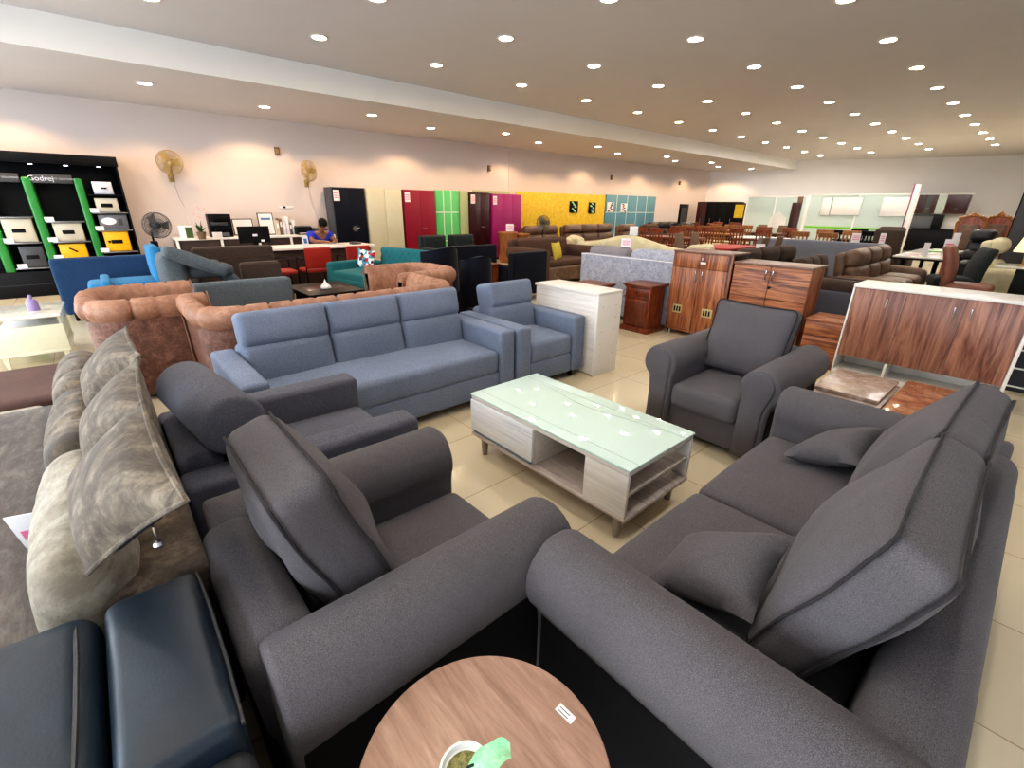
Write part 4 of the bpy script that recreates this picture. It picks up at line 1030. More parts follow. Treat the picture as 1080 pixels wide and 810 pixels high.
text_mesh('lettering', 'Godrej', 0.11, 'safe_white', t, T(-0.028, Y(-0.42), 1.90, 0, 0, 0) @ Matrix(((0, 0, 1, 0), (1, 0, 0, 0), (0, 1, 0, 0), (0, 0, 0, 1))))
text_mesh('lettering', 'SECURITY SOLUTIONS', 0.035, 'safe_white', t, T(-0.028, Y(-0.19), 1.90) @ Matrix(((0, 0, 1, 0), (1, 0, 0, 0), (0, 1, 0, 0), (0, 0, 0, 1))))
text_mesh('lettering', 'SECURITY SOLUTIONS', 0.035, 'safe_white', t, T(-0.028, Y(-0.86), 1.90) @ Matrix(((0, 0, 1, 0), (1, 0, 0, 0), (0, 1, 0, 0), (0, 0, 0, 1))))
for y in (-0.49, -0.06, 0.37):
    s_ = P('rack_spotlight', cyl(0.03, 0.035, 2.12, 2.132, 16, -0.12, Y(y)), 'steel', t); P('glow', cyl(0.026, 0.026, 2.116, 2.121, 16, -0.12, Y(y)), 'lamp_rack', s_)
sh = [(-1.09, -0.67, 1.30), (-1.09, -0.67, 0.895), (-0.53, -0.03, 1.225), (-0.53, -0.03, 0.895), (-0.53, -0.03, 0.60), (0.10, 0.60, 1.37), (0.10, 0.60, 1.07), (0.10, 0.60, 0.69), (-1.09, -0.67, 0.48)]
for y0, y1, z in sh: P('shelf', bx(-0.40, 0.0, Y(y0), Y(y1), z-0.02, z, 0.002), 'steel', t)
rack = t
def safe(label, mat, y0, y1, z0, z1, plate='black', kind='keypad', group='safes on the display rack'):
    t = thing('safe', label, 'safe', (X0-0.03, (y0+y1)/2, z0), 0, group); w = y1-y0; h = z1-z0
    P('body', bx(-0.33, -0.02, -w/2, w/2, 0, h, 0.008, cs=2), mat, t)
    d = P('door', bx(-0.022, 0.0, -w/2+0.012, w/2-0.012, 0.012, h-0.012, 0.004), mat, t)
    if kind == 'keypad':
        P('keypad', bx(0.0, 0.008, -0.09, 0.07, h/2-0.035, h/2+0.03, 0.003), plate, d)
    elif kind == 'oval':
        P('badge', lathe([(0.0, 0.0), (0.08, 0), (0.08, 0.006), (0.0, 0.006)], 28), 'paper', d, T(0, -0.07, h/2+0.02, 0, PI/2, 0) @ Matrix.Diagonal((0.75, 1.3, 1, 1)))
        P('keypad', bx(0.0, 0.006, 0.06, 0.12, h/2-0.05, h/2+0.06, 0.002), 'safe_dark', d)
    elif kind == 'handle':
        P('handle', tube([(0.008, -0.05, h*0.72), (0.014, 0.05, h*0.45)], 0.012, 8), 'black', d)
    elif kind == 'dial':
        P('handle', tube([(0.008, -0.03, h*0.5), (0.014, 0.05, h*0.5)], 0.012, 8), 'black', d)
    if mat == 'safe_yellow' and kind == 'keypad': P('latch', lathe([(0.035, 0), (0.02, 0.012), (0, 0.012)], 3), 'black', d, T(0.0, -0.12, h/2+0.0, 0, PI/2, 0))
    return t
safe('white document safe on the top ledge of the display rack', 'safe_white', 0.21, 0.48, 1.67, 1.88, kind='dial')
P('ledge', bx(-0.40, 0.0, Y(0.12), Y(0.60), 1.645, 1.668, 0.002), 'black', rack)
safe('cream safe with display on the second shelf of the rack', 'safe_cream', 0.18, 0.50, 1.372, 1.61)
safe('grey safe with white oval badge on the display rack', 'safe_grey', 0.16, 0.57, 1.072, 1.33, kind='oval')
safe('yellow safe with black keypad in the right column of the rack', 'safe_yellow', 0.16, 0.52, 0.692, 1.045)
safe('cream safe in the middle column of the rack', 'safe_cream', -0.47, -0.09, 0.897, 1.20)
safe('yellow safe with slanted black handle in the middle column of the rack', 'safe_yellow', -0.48, -0.12, 0.602, 0.85, kind='handle')
safe('large cream safe in the left column of the rack', 'safe_cream', -1.07, -0.70, 0.897, 1.275)
safe('dark charcoal safe low in the left column of the rack', 'safe_dark', -0.98, -0.68, 0.482, 0.83)
for i, (y, z) in enumerate(((0.14, 1.37), (0.14, 1.07), (0.12, 0.69), (-0.48, 1.225), (-0.52, 0.895), (-1.05, 0.895), (-1.0, 0.48), (-0.52, 0.60))):
    o = P('price_card', bx(-0.001, 0.001, -0.06, 0.06, 0, 0.07, 0), 'paper', None); o.location = (X0-0.006, y, z+0.001)
    tag(o, 'small white price card on a shelf edge of the black display rack', 'price card', 'price cards on the display rack')

# ================================================================== RECEPTION DESK AND PERSON
t = thing('reception_desk', 'long white-topped dark brown reception desk along the left wall', 'desk', (-9.62, 3.25, 0))
P('desktop', bx(-0.42, 0.42, -1.15, 1.10, 0.755, 0.795, 0.006), 'white_board', t, label='white desktop')
P('front_panel', bx(0.22, 0.26, -1.10, 1.05, 0.0, 0.755, 0.004), 'desk_brown', t)
for y in (-1.10, 1.02): P('side_panel', bx(-0.36, 0.22, y, y+0.03, 0.0, 0.755, 0.003), 'desk_brown', t)
t = thing('back_counter', 'low white shelf counter with dark niches behind the reception desk', 'counter', (-11.45, 2.95, 0))
P('worktop', bx(-0.45, 0.28, -1.75, 1.35, 0.86, 0.90, 0.005), 'white_board', t)
P('body', bx(-0.45, 0.20, -1.72, 1.32, 0.0, 0.86, 0.004), 'desk_brown', t)
for y in (-1.75, -1.0, -0.3, 0.35, 0.95, 1.32): P('divider', bx(0.20, 0.27, y, y+0.04, 0.0, 0.86, 0.003), 'white_board', t)
P('bottom_rail', bx(0.20, 0.27, -1.72, 1.32, 0.55, 0.58, 0.002), 'white_board', t)
CT = 0.902
def frame_pic(name, label, loc, w, h, mat_in, lean=0.12, group=None, mount='paper'):
    t = thing(name, label, 'picture frame', loc, 0, group)
    mm = T(0, 0, 0, 0, -lean, 0)
    P('frame', bx(-0.012, 0.0, -w/2, w/2, 0, h, 0.003), 'black', t, mm)
    P('print', bx(0.0, 0.002, -w/2+0.018, w/2-0.018, 0.018, h-0.018, 0), mount, t, mm)
    P('print_band', bx(0.002, 0.003, -w/2+0.06, w/2-0.06, h*0.68, h*0.78, 0), mat_in, t, mm); return t
frame_pic('certificate_frame', 'black-framed white certificate standing on the back counter', (-11.70, 2.52, CT), 0.40, 0.34, 'paper')
frame_pic('certificate_frame', 'framed certificate with blue heading standing on the back counter', (-11.64, 2.98, CT), 0.32, 0.46, 'blue_print')
t = thing('monitor', 'black computer monitor seen from behind on the reception area counter', 'monitor', (-10.55, 2.33, 0.795), 0.0)
t.location = (-9.95, 2.30, 0.795)
P('screen', bx(-0.03, 0.0, -0.27, 0.27, 0.06, 0.36, 0.008), 'black', t); P('stand', bx(-0.05, -0.03, -0.04, 0.04, 0.0, 0.25, 0.004), 'black', t)
P('foot', bx(-0.12, 0.06, -0.11, 0.11, 0.0, 0.012, 0.003), 'black', t); P('sticker', bx(0.0, 0.002, -0.03, 0.05, 0.18, 0.22, 0), 'paper', t)
P('badge', bx(0.0, 0.002, 0.10, 0.16, 0.08, 0.12, 0), 'paper', t)
t = thing('cctv_recorder', 'tall dark rack of electronics on the back counter', 'electronics rack', (-11.35, 2.02, CT))
P('body', bx(-0.15, 0.10, -0.20, 0.20, 0, 0.44, 0.01), 'black', t)
for q in range(4): P('module', bx(0.10, 0.13+0.02*(q % 2), -0.17+0.05*(q % 2), 0.12+0.04*(q % 2), 0.02+0.10*q, 0.09+0.10*q, 0.004), ('safe_grey', 'black', 'safe_dark', 'black')[q], t)
P('small_clock', bx(0.13, 0.15, -0.19, -0.02, 0.0, 0.10, 0.004), 'paper', t)
def leafy(name, label, cat, loc, h, n, pot, sd=3, spread=0.16):
    t = thing(name, label, cat, loc); rn = random.Random(sd)
    P('pot', lathe([(0, 0), (0.06, 0), (0.08, 0.12), (0.085, 0.14), (0.07, 0.14), (0, 0.12)], 18), pot, t)
    mb = MB()
    for i in range(n):
        a = rn.uniform(0, 2*PI); tl = rn.uniform(0.2, 1.1); L = rn.uniform(0.6, 1.0)*h; w = 0.022
        pts = []
        for k_ in range(6):
            u = k_/5; r_ = L*0.55*u*math.sin(tl); pts.append((r_*math.cos(a), r_*math.sin(a), 0.13+L*0.75*u*math.cos(tl)-0.10*u*u*math.sin(tl)))
        vs = []; 
        for k_, p in enumerate(pts):
            ww = w*math.sin(PI*(0.15+0.8*k_/5)); vs += [(p[0]-ww*math.sin(a), p[1]+ww*math.cos(a), p[2]), (p[0]+ww*math.sin(a), p[1]-ww*math.cos(a), p[2])]
        mb.add((vs, [(2*q, 2*q+1, 2*q+3, 2*q+2) for q in range(5)]))
    mb.build('foliage', 'leaf', t); return t
leafy('potted_plant', 'small leafy plant in a wicker pot on the left of the back counter', 'plant', (-11.05, 1.62, CT-0.02), 0.34, 26, 'wicker')
t = thing('white_box', 'white carton with dark green side at the left end of the back counter', 'box', (-11.4, 1.42, CT)); P('body', bx(-0.12, 0.12, -0.10, 0.10, 0, 0.22, 0.004), 'paper', t); P('side_print', bx(0.12, 0.122, -0.02, 0.10, 0.0, 0.2, 0), 'leaf', t)
for i, (y, h) in enumerate(((3.16, 0.30), (3.23, 0.34), (3.30, 0.28), (3.37, 0.38), (3.43, 0.26), (3.50, 0.30))):
    t = thing('binder', 'upright office binder in the row beside the framed certificates', 'binder', (-11.6, y, CT), 0, 'binders on the back counter')
    P('cover', bx(-0.14, 0.12, -0.028, 0.028, 0, h, 0.004), ('safe_cream', 'wicker', 'safe_white', 'paper', 'safe_grey', 'paper')[i], t); P('spine_label', bx(0.12, 0.122, -0.018, 0.018, h*0.5, h*0.8, 0), 'paper', t)
for i, (y, lab, mt_, s_) in enumerate(((3.68, 'dark office printer beside the binders on the back counter', 'black', (0.34, 0.17)), (4.05, 'flat dark grey machine behind the seated person on the back counter', 'safe_dark', (0.30, 0.12)))):
    t = thing('printer', lab, 'printer', (-11.45, y-0.02, CT)); P('body', bx(-0.16, 0.18, -s_[0]/2, s_[0]/2, 0, s_[1], 0.02, cs=2), mt_, t); P('paper_tray', bx(0.12, 0.26, -s_[0]/2+0.04, s_[0]/2-0.04, 0.03, 0.04, 0.002), 'paper', t); P('lid', bx(-0.15, 0.15, -s_[0]/2+0.01, s_[0]/2-0.01, s_[1], s_[1]+0.02, 0.006), 'safe_grey', t)
t = thing('leaflet_stand', 'small white leaflet stand on the reception desk', 'sign', (-9.35, 3.02, 0.795)); P('card', bx(-0.003, 0.003, -0.055, 0.055, 0, 0.20, 0.001), 'paper', t, T(0, 0, 0, 0, -0.2)); P('print', bx(0.003, 0.004, -0.03, 0.03, 0.06, 0.15, 0), 'blue_print', t, T(0, 0, 0, 0, -0.2)); P('foot', bx(-0.05, 0.01, -0.055, 0.055, 0, 0.004, 0), 'paper', t)
t = thing('calculator', 'grey desk calculator near the right end of the reception desk', 'calculator', (-9.5, 4.05, 0.795)); P('body', bx(-0.1, 0.1, -0.09, 0.09, 0, 0.03, 0.008), 'safe_dark', t, T(0, 0, 0.0)); P('display', bx(-0.08, -0.03, -0.07, 0.07, 0.03, 0.045, 0.004), 'safe_grey', t)
t = thing('paper_pile', 'white sheets of paper before the seated person on the desk', 'papers', (-9.72, 3.66, 0.7955)); P('sheets', bx(-0.10, 0.10, -0.14, 0.14, 0, 0.006, 0.001), 'paper', t); P('top_sheet', bx(-0.10, 0.11, -0.12, 0.15, 0.006, 0.008, 0.0), 'safe_white', t)

def skin_mesh(name, nodes, edges, mat, parent, sub=2, root=0):
    me = bpy.data.meshes.new(name); me.from_pydata([n[0] for n in nodes], edges, []); me.update()
    o = bpy.data.objects.new(name, me); COL.objects.link(o); o.parent = parent
    m = o.modifiers.new('skin', 'SKIN'); m.use_smooth_shade = True
    for i, n in enumerate(nodes):
        sv = me.skin_vertices[0].data[i]; r = n[1]; sv.radius = r if isinstance(r, tuple) else (r, r); sv.use_root = (i == root)
    s = o.modifiers.new('sub', 'SUBSURF'); s.levels = sub; s.render_levels = sub
    me.materials.append(M[mat]); return o
# seated person writing at the desk, local +X is forward (towards the desk)
pt = thing('person', 'person in a royal blue t-shirt with black hair bending over papers at the desk', 'person', (-10.42, 3.66, 0))
N_ = [((0, 0, 0.50), (0.15, 0.13)), ((0.02, 0, 0.64), (0.13, 0.12)), ((0.07, 0, 0.80), (0.15, 0.13)), ((0.13, 0, 0.93), (0.13, 0.12)), ((0.17, 0, 1.00), 0.065), ((0.21, 0, 1.05), 0.055),
      ((0.10, 0.17, 0.95), 0.07), ((0.10, -0.17, 0.95), 0.07), ((0.22, 0.24, 0.84), 0.05), ((0.22, -0.24, 0.84), 0.05), ((0.42, 0.20, 0.835), 0.040), ((0.42, -0.20, 0.835), 0.040), ((0.58, 0.08, 0.835), 0.028), ((0.58, -0.06, 0.835), 0.028),
      ((0.05, 0.10, 0.48), 0.10), ((0.05, -0.10, 0.48), 0.10), ((0.42, 0.14, 0.50), 0.075), ((0.42, -0.14, 0.50), 0.075), ((0.42, 0.14, 0.10), 0.045), ((0.42, -0.14, 0.10), 0.045), ((0.56, 0.14, 0.045), 0.038), ((0.56, -0.14, 0.045), 0.038),
      ((0.63, 0.06, 0.83), 0.026), ((0.63, -0.05, 0.83), 0.026)]
E_ = [(0, 1), (1, 2), (2, 3), (3, 4), (4, 5), (3, 6), (3, 7), (6, 8), (7, 9), (8, 10), (9, 11), (10, 12), (11, 13), (0, 14), (0, 15), (14, 16), (15, 17), (16, 18), (17, 19), (18, 20), (19, 21), (12, 22), (13, 23)]
# head and fingers belong to the same skin
N_ += [((0.25, 0, 1.10), 0.075), ((0.29, 0, 1.17), 0.088), ((0.30, 0, 1.225), 0.060)]; E_ += [(5, 24), (24, 25), (25, 26)]
for hi, sy in ((22, 1), (23, -1)):
    bx_, by_ = (0.63, 0.06) if sy > 0 else (0.63, -0.05)
    for q in range(4):
        k0 = len(N_); N_.append(((bx_+0.045, by_+(q-1.5)*0.019, 0.828), 0.009)); N_.append(((bx_+0.075-0.006*abs(q-1.5), by_+(q-1.5)*0.021, 0.815), 0.0075)); E_ += [(hi, k0), (k0, k0+1)]
    k0 = len(N_); N_.append(((bx_+0.01, by_-sy*0.04, 0.825), 0.010)); N_.append(((bx_+0.04, by_-sy*0.05, 0.818), 0.008)); E_ += [(hi, k0), (k0, k0+1)]
skin_mesh('body', N_, E_, 'skin', pt)
sh_n = [((-0.005, 0, 0.50), (0.165, 0.15)), ((0.02, 0, 0.64), (0.15, 0.14)), ((0.07, 0, 0.80), (0.175, 0.155)), ((0.125, 0, 0.935), (0.15, 0.14)), ((0.10, 0.18, 0.95), 0.092), ((0.10, -0.18, 0.95), 0.092), ((0.18, 0.235, 0.865), 0.076), ((0.18, -0.235, 0.865), 0.076)]
skin_mesh('t_shirt', sh_n, [(0, 1), (1, 2), (2, 3), (3, 4), (3, 5), (4, 6), (5, 7)], 'shirt', pt)
skin_mesh('trousers', [((0.0, 0, 0.49), (0.155, 0.14)), ((0.06, 0.10, 0.48), 0.115), ((0.06, -0.10, 0.48), 0.115), ((0.42, 0.14, 0.50), 0.09), ((0.42, -0.14, 0.50), 0.09), ((0.42, 0.14, 0.14), 0.06), ((0.42, -0.14, 0.14), 0.06)], [(0, 1), (0, 2), (1, 3), (2, 4), (3, 5), (4, 6)], 'trousers', pt)
P('hair', rb(0.19, 0.175, 0.16, 0.078, 5, 1), 'hair', pt, T(0.315, 0, 1.195, 0, 0.95, 0))
for s in (1, -1):
    P('ear', rb(0.03, 0.016, 0.05, 0.008, 2, 1), 'skin', pt, T(0.29, s*0.092, 1.14)); P('eye', rb(0.01, 0.022, 0.012, 0.004, 2, 1), 'ceramic', pt, T(0.375, s*0.032, 1.135))
P('nose', rb(0.03, 0.022, 0.036, 0.01, 2, 1), 'skin', pt, T(0.385, 0, 1.10)); P('mouth', rb(0.012, 0.05, 0.014, 0.005, 2, 1), 'maroon', pt, T(0.35, 0, 1.062))
t = thing('office_chair', 'dark office chair under the seated person in blue', 'chair', (-10.50, 3.66, 0))
P('seat', rb(0.5, 0.46, 0.06, 0.03, 2, 1), 'black', t, T(0.03, 0, 0.335)); P('backrest', rb(0.05, 0.42, 0.42, 0.025, 2, 1), 'black', t, T(-0.26, 0, 0.66, 0, -0.08)); P('pole', cyl(0.025, 0.025, 0.06, 0.31, 14), 'steel', t); P('back_stem', bx(-0.27, -0.2, -0.03, 0.03, 0.33, 0.6, 0.005), 'black', t)
for q in range(5): P('foot', bx(0, 0.28, -0.02, 0.02, 0.0, 0.05, 0.006), 'black', t, T(0, 0, 0, 0, 0, q*2*PI/5))
def red_chair(label, loc, rz):
    t = thing('visitor_chair', label, 'chair', loc, rz, 'red visitor chairs at the reception desk')
    P('seat', rb(0.46, 0.44, 0.06, 0.028, 2, (4, 4, 1), (0, 0, 0.01)), 'red', t, T(0, 0, 0.44)); P('backrest', rb(0.46, 0.05, 0.36, 0.024, 3, (4, 1, 4), (0, 0.01, 0)), 'red', t, T(0, 0.24, 0.66, -0.15))
    for s in (1, -1):
        P('leg', tube([(s*0.24, -0.22, 0.0), (s*0.24, -0.20, 0.62), (s*0.24, -0.10, 0.66), (s*0.24, 0.18, 0.65)], 0.012, 8), 'black', t, label='black front leg and armrest')
        P('leg', tube([(s*0.22, 0.26, 0.0), (s*0.22, 0.22, 0.45), (s*0.22, 0.25, 0.78)], 0.012, 8), 'black', t)
    return t
# chair backs turned towards the room (+X); the front faces the desk
red_chair('red visitor chair half hidden behind the brown recliner sofa back at the desk', (-8.78, 2.36, 0), PI)
red_chair('red visitor chair in the middle before the reception desk', (-8.78, 2.93, 0), -PI/2)
red_chair('red visitor chair at the right end of the reception desk', (-8.85, 3.70, 0), -PI/2)

# ================================================================== FANS AND WALL FITTINGS
def fan_head(t, m, r=0.22, mat='brass', blade='brass'):
    h = P('cage', (lambda: (lambda b: (b.v, b.f))(cage(r)))(), mat, t, m)
    for q in range(3):
        vs = []; 
        for u in range(5):
            rr = 0.04+(r-0.07)*u/4; wd = 0.03+0.045*u/4
            for s_ in (-1, 1): vs.append((0.03+0.012*s_, rr*math.cos(0)+0, s_*wd))
        fs = [(2*a, 2*a+1, 2*a+3, 2*a+2) for a in range(4)]
        P('blade', (vs, fs), blade, t, m @ T(0, 0, 0, q*2*PI/3, 0, 0))
    P('hub', lathe([(0.0, 0.07), (0.04, 0.06), (0.045, 0.02), (0.05, 0), (0.06, -0.08), (0.04, -0.14), (0, -0.15)], 20), mat, t, m @ T(0, 0, 0, 0, PI/2, 0))
def cage(r):
    b = MB(); ring = lambda rr, x: [(x, rr*math.cos(2*PI*i/32), rr*math.sin(2*PI*i/32)) for i in range(32)]
    for rr, x in ((r, 0.02), (r*0.97, 0.06), (r*0.97, -0.03), (r*0.5, 0.085), (0.05, 0.09)): b.add(tube(ring(rr, x), 0.004, 5, True))
    for i in range(60):
        a = 2*PI*i/60; c, s = math.cos(a), math.sin(a)
        b.add(tube([(0.09, 0.05*c, 0.05*s), (0.085, r*0.5*c, r*0.5*s), (0.06, r*0.97*c, r*0.97*s), (0.02, r*c, r*s), (-0.03, r*0.97*c, r*0.97*s), (-0.06, 0.05*c, 0.05*s)], 0.0022, 4))
    return b
def wall_fan(label, y, z, ry, rz):
    t = thing('wall_fan', label, 'fan', (XL, y, z), 0, 'brass-coloured fans on the left wall')
    fan_head(t, T(0.30, 0, 0, 0, ry, rz), 0.215)
    P('wall_bracket', bx(0, 0.03, -0.05, 0.05, -0.34, -0.18, 0.01), 'brass', t)
    P('neck', tube([(0.03, 0, -0.26), (0.12, 0, -0.22), (0.17, 0, -0.10), (0.18, 0, -0.02)], 0.028, 10), 'brass', t)
    P('cord', tube([(0.03, 0.0, -0.34), (0.02, 0.03, -0.6), (0.02, 0.08, -0.85), (0.01, 0.13, -1.12)], 0.005, 5), 'paper', t)
    P('pull_cord', tube([(0.05, 0.02, -0.33), (0.05, 0.05, -0.62), (0.05, 0.10, -0.80)], 0.003, 5), 'steel', t)
    return t
wall_fan('brass-coloured wall fan facing the room above the pedestal fan', 1.46, 2.27, 0.05, -0.45)
wall_fan('brass-coloured wall fan turned aside above the person at the desk', 4.08, 2.26, 0.1, -1.25)
t = thing('pedestal_fan', 'dark grey pedestal fan standing between the safe display and the counter', 'fan', (-9.72, 0.74, 0))
fan_head(t, T(0, 0, 1.20, 0, 0.1, 0.35) @ T(0.0, 0.10, 0), 0.20, 'safe_dark', 'steel')
P('pole', cyl(0.018, 0.015, 0.03, 1.10, 12), 'black', t); P('base', lathe([(0.22, 0), (0.22, 0.02), (0.05, 0.05), (0.0, 0.05)], 30), 'black', t); P('control_box', bx(-0.05, 0.05, -0.05, 0.05, 0.84, 0.96, 0.015), 'black', t)
t = thing('pedestal_fan', 'dark pedestal fan standing before the yellow panel among brown recliners', 'fan', (-10.0, 10.0, 0))
fan_head(t, T(0, 0, 1.12, 0, 0.0, -0.6), 0.20, 'safe_dark', 'steel'); P('pole', cyl(0.018, 0.015, 0.03, 1.05, 12), 'black', t); P('base', lathe([(0.22, 0), (0.22, 0.02), (0.05, 0.05), (0.0, 0.05)], 30), 'black', t)
for i, (y, z, lab) in enumerate(((3.53, 2.65, 'small brown sensor high on the left wall between the two wall fans'), (9.56, 2.64, 'small brown sensor high on the left wall above the dark maroon wardrobe'), (15.59, 2.65, 'small brown sensor high on the left wall above the blue panel'), (20.62, 2.64, 'small brown sensor on the left wall near the far corner'))):
    t = thing('wall_sensor', lab, 'sensor', (XL, y, z)); P('housing', bx(0, 0.06, -0.05, 0.05, -0.09, 0.07, 0.012), 'wicker', t); P('lens', bx(0.06, 0.075, -0.03, 0.03, -0.05, 0.02, 0.008), 'brass', t)
t = thing('switch_plate', 'small white switch plate on the left wall above the back counter', 'switch', (XL, 3.55, 1.47)); P('plate', bx(0, 0.012, -0.16, 0.16, -0.02, 0.03, 0.003), 'paper', t); P('socket', bx(0.012, 0.02, -0.08, -0.02, -0.01, 0.03, 0.003), 'ink', t)
t = thing('wall_note', 'faint pink sticker drawing on the left wall above the plant', 'sticker', (XL, 1.82, 1.36))
for q in range(7): 
    a = q*0.9; P('stroke', bx(0, 0.002, -0.05, 0.02, -0.004, 0.004, 0), 'pink_print', t, T(0, 0.13*math.cos(a), 0.10*math.sin(a), a*1.3, 0, 0))

# ================================================================== WARDROBES ALONG THE LEFT WALL
def wardrobe(label, y0, y1, mat, xf=-11.4, h=1.93, side=None, doors=2, sheet=True, handle='bar', group='steel wardrobes along the left wall'):
    t = thing('wardrobe', label, 'wardrobe', (xf, (y0+y1)/2, 0), 0, group); w = (y1-y0)/2-0.005; dp = 0.48
    P('carcass', bx(-dp, -0.02, -w, w, 0.06, h, 0.006), side or mat, t); P('plinth', bx(-dp+0.03, -0.05, -w+0.03, w-0.03, 0, 0.06, 0.003), 'black', t)
    dw = 2*(w-0.01)/doors
    for q in range(doors):
        a = -w+0.01+q*dw; d = P('door', bx(-0.02, 0.0, a+0.002, a+dw-0.002, 0.08, h-0.015, 0.004), mat, t)
        if q == doors-1:
            if handle == 'lever':
                P('lock_plate', lathe([(0.07, 0), (0.07, 0.008), (0.0, 0.008)], 20), 'chrome', d, T(0, a+0.08, 1.0, 0, PI/2, 0)); P('handle', tube([(0.03, a+0.08, 1.0), (0.035, a+0.18, 1.03)], 0.012, 8), 'chrome', d)
            else: P('handle', tube([(0.0, a+0.04, 0.98), (0.03, a+0.05, 0.98), (0.03, a+0.15, 0.98), (0, a+0.16, 0.98)], 0.008, 8), 'steel', d)
    if sheet:
        s_ = P('price_sheet', bx(0.0, 0.004, -w+0.03, -w+0.18, h-0.30, h-0.06, 0), 'paper', t)
        for q in range(3): P('print_line', bx(0.004, 0.005, -w+0.045, -w+0.165, h-0.14-0.05*q, h-0.12-0.05*q, 0), 'pink_print', s_)
    return t
wardrobe('navy blue steel wardrobe with lever lock, behind the seated person', 4.42, 5.24, 'navy_steel', side='navy_steel_side', handle='lever')
wardrobe('cream two-door steel wardrobe between the navy and crimson wardrobes', 5.26, 6.24, 'cream_steel', sheet=False)
wardrobe('crimson steel wardrobe left of the mint green panel', 6.28, 7.24, 'red_steel')
wardrobe('glossy dark maroon wardrobe beside the magenta one', 8.40, 9.14, 'maroon_steel', h=1.92)
wardrobe('magenta wardrobe beside the yellow textured panel', 9.22, 10.42, 'magenta', h=1.90, doors=3)
def panel(name, label, y0, y1, h, mat, cols, rows, line='white_line', xf=-11.86, z0=0.0, th=0.06, lw=0.012):
    t = thing(name, label, 'wall panel', (xf, (y0+y1)/2, z0)); w = (y1-y0)/2
    P('board', bx(-th, 0, -w, w, 0, h, 0.003), mat, t)
    for i in range(1, cols): P('divider', bx(0, 0.006, -w+2*w*i/cols-lw, -w+2*w*i/cols+lw, 0, h, 0), line, t)
    for z in rows: P('divider', bx(0, 0.006, -w, w, z-lw, z+lw, 0), line, t)
    return t
panel('laminate_board', 'mint green glossy panel with white dividers between crimson and maroon wardrobes', 7.30, 8.08, 1.95, 'green_grid', 3, (0.62, 1.38), xf=-11.5)
panel('laminate_board', 'narrow sage green panel left of the dark maroon wardrobe', 8.10, 8.38, 1.95, 'pale_green', 1, (), xf=-11.45)
panel('laminate_board', 'pale sage strip panel behind the maroon and magenta wardrobes', 8.9, 10.35, 2.0, 'pale_green', 1, (), xf=-11.90, th=0.04)
panel('laminate_board', 'large yellow textured wall panel behind the brown recliners', 10.62, 15.2, 2.0, 'yellow_panel', 1, ())
panel('laminate_board', 'grey-blue wall panel with white grid lines right of the yellow panel', 15.26, 18.7, 2.02, 'blue_panel', 5, (1.38,))
def small_pic(label, y0, y1, z0, z1, dark, light, group):
    t = thing('wall_picture', label, 'picture', (-11.85, (y0+y1)/2, (z0+z1)/2), 0, group); w = (y1-y0)/2; h = (z1-z0)/2
    P('board', bx(0, 0.02, -w, w, -h, h, 0.003), dark, t)
    rn = random.Random(int(y0*10))
    for q in range(5):
        a = rn.uniform(-0.6, 0.6); cy = rn.uniform(-w*0.5, w*0.5); cz = -h*0.75+q*h*0.37
        P('motif', rb(0.006, w*0.62, h*0.26, 0.002, 1, 1), light, t, T(0.022, cy, cz, a, 0, 0))
small_pic('black and green leaf-pattern picture, left one on the yellow panel', 13.16, 13.60, 1.37, 1.76, 'black', 'leaf_pale', 'pictures on the wall panels')
small_pic('black and green leaf-pattern picture, right one on the yellow panel', 14.22, 14.62, 1.34, 1.73, 'black', 'leaf_pale', 'pictures on the wall panels')
small_pic('white and black lattice picture on the left edge of the blue panel', 15.32, 15.72, 1.40, 1.75, 'paper', 'ink', 'pictures on the wall panels')
small_pic('white and black lattice picture inside the blue panel', 16.2, 16.62, 1.38, 1.72, 'paper', 'ink', 'pictures on the wall panels')

# ================================================================== FAR LEFT SEATS
recliner('recliner', 'brown leather recliner pair in front of the left part of the yellow panel', 'recliner', 1.5, 2, (-10.6, 10.75, 0), PI/2, 'brown_leather', arm=False)
t = thing('stool', 'round golden wooden barrel stool before the magenta wardrobe', 'stool', (-10.6, 9.15, 0)); P('body', lathe([(0.20, 0), (0.26, 0.1), (0.24, 0.45), (0.28, 0.75), (0.28, 0.86), (0, 0.88)], 20), 'oak_chair', t); P('rim', lathe([(0.285, 0.80), (0.30, 0.83), (0.285, 0.86)], 20), 'oak_chair', t)
t = thing('stool', 'smaller golden wooden barrel stool right of the larger one', 'stool', (-10.6, 9.70, 0)); P('body', lathe([(0.18, 0), (0.22, 0.1), (0.20, 0.45), (0.24, 0.7), (0.24, 0.80), (0, 0.82)], 20), 'oak_chair', t); P('rim', lathe([(0.245, 0.74), (0.26, 0.77), (0.245, 0.80)], 20), 'oak_chair', t)
recliner('sofa', 'brown leather three-seat recliner sofa before the right part of the yellow panel', 'sofa', 2.5, 3, (-10.4, 12.85, 0), PI/2, 'brown_leather', h=1.02, arm=False)
recliner('armchair', 'dark brown padded armchair, first before the blue panel', 'armchair', 1.3, 1, (-10.2, 14.8, 0), PI/2, 'brown_leather', h=1.0)
recliner('armchair', 'brown padded armchair, second before the blue panel', 'armchair', 1.3, 1, (-10.2, 16.3, 0), PI/2, 'brown_fab', h=0.98)
recliner('armchair', 'black leather armchair before the bare wall right of the blue panel', 'armchair', 1.2, 1, (-9.4, 17.65, 0), PI/2, 'black_leather', h=1.05)
recliner('sofa', 'long black sofa against the far left wall', 'sofa', 2.6, 3, (-11.2, 18.8, 0), PI/2, 'black_leather', h=1.0)
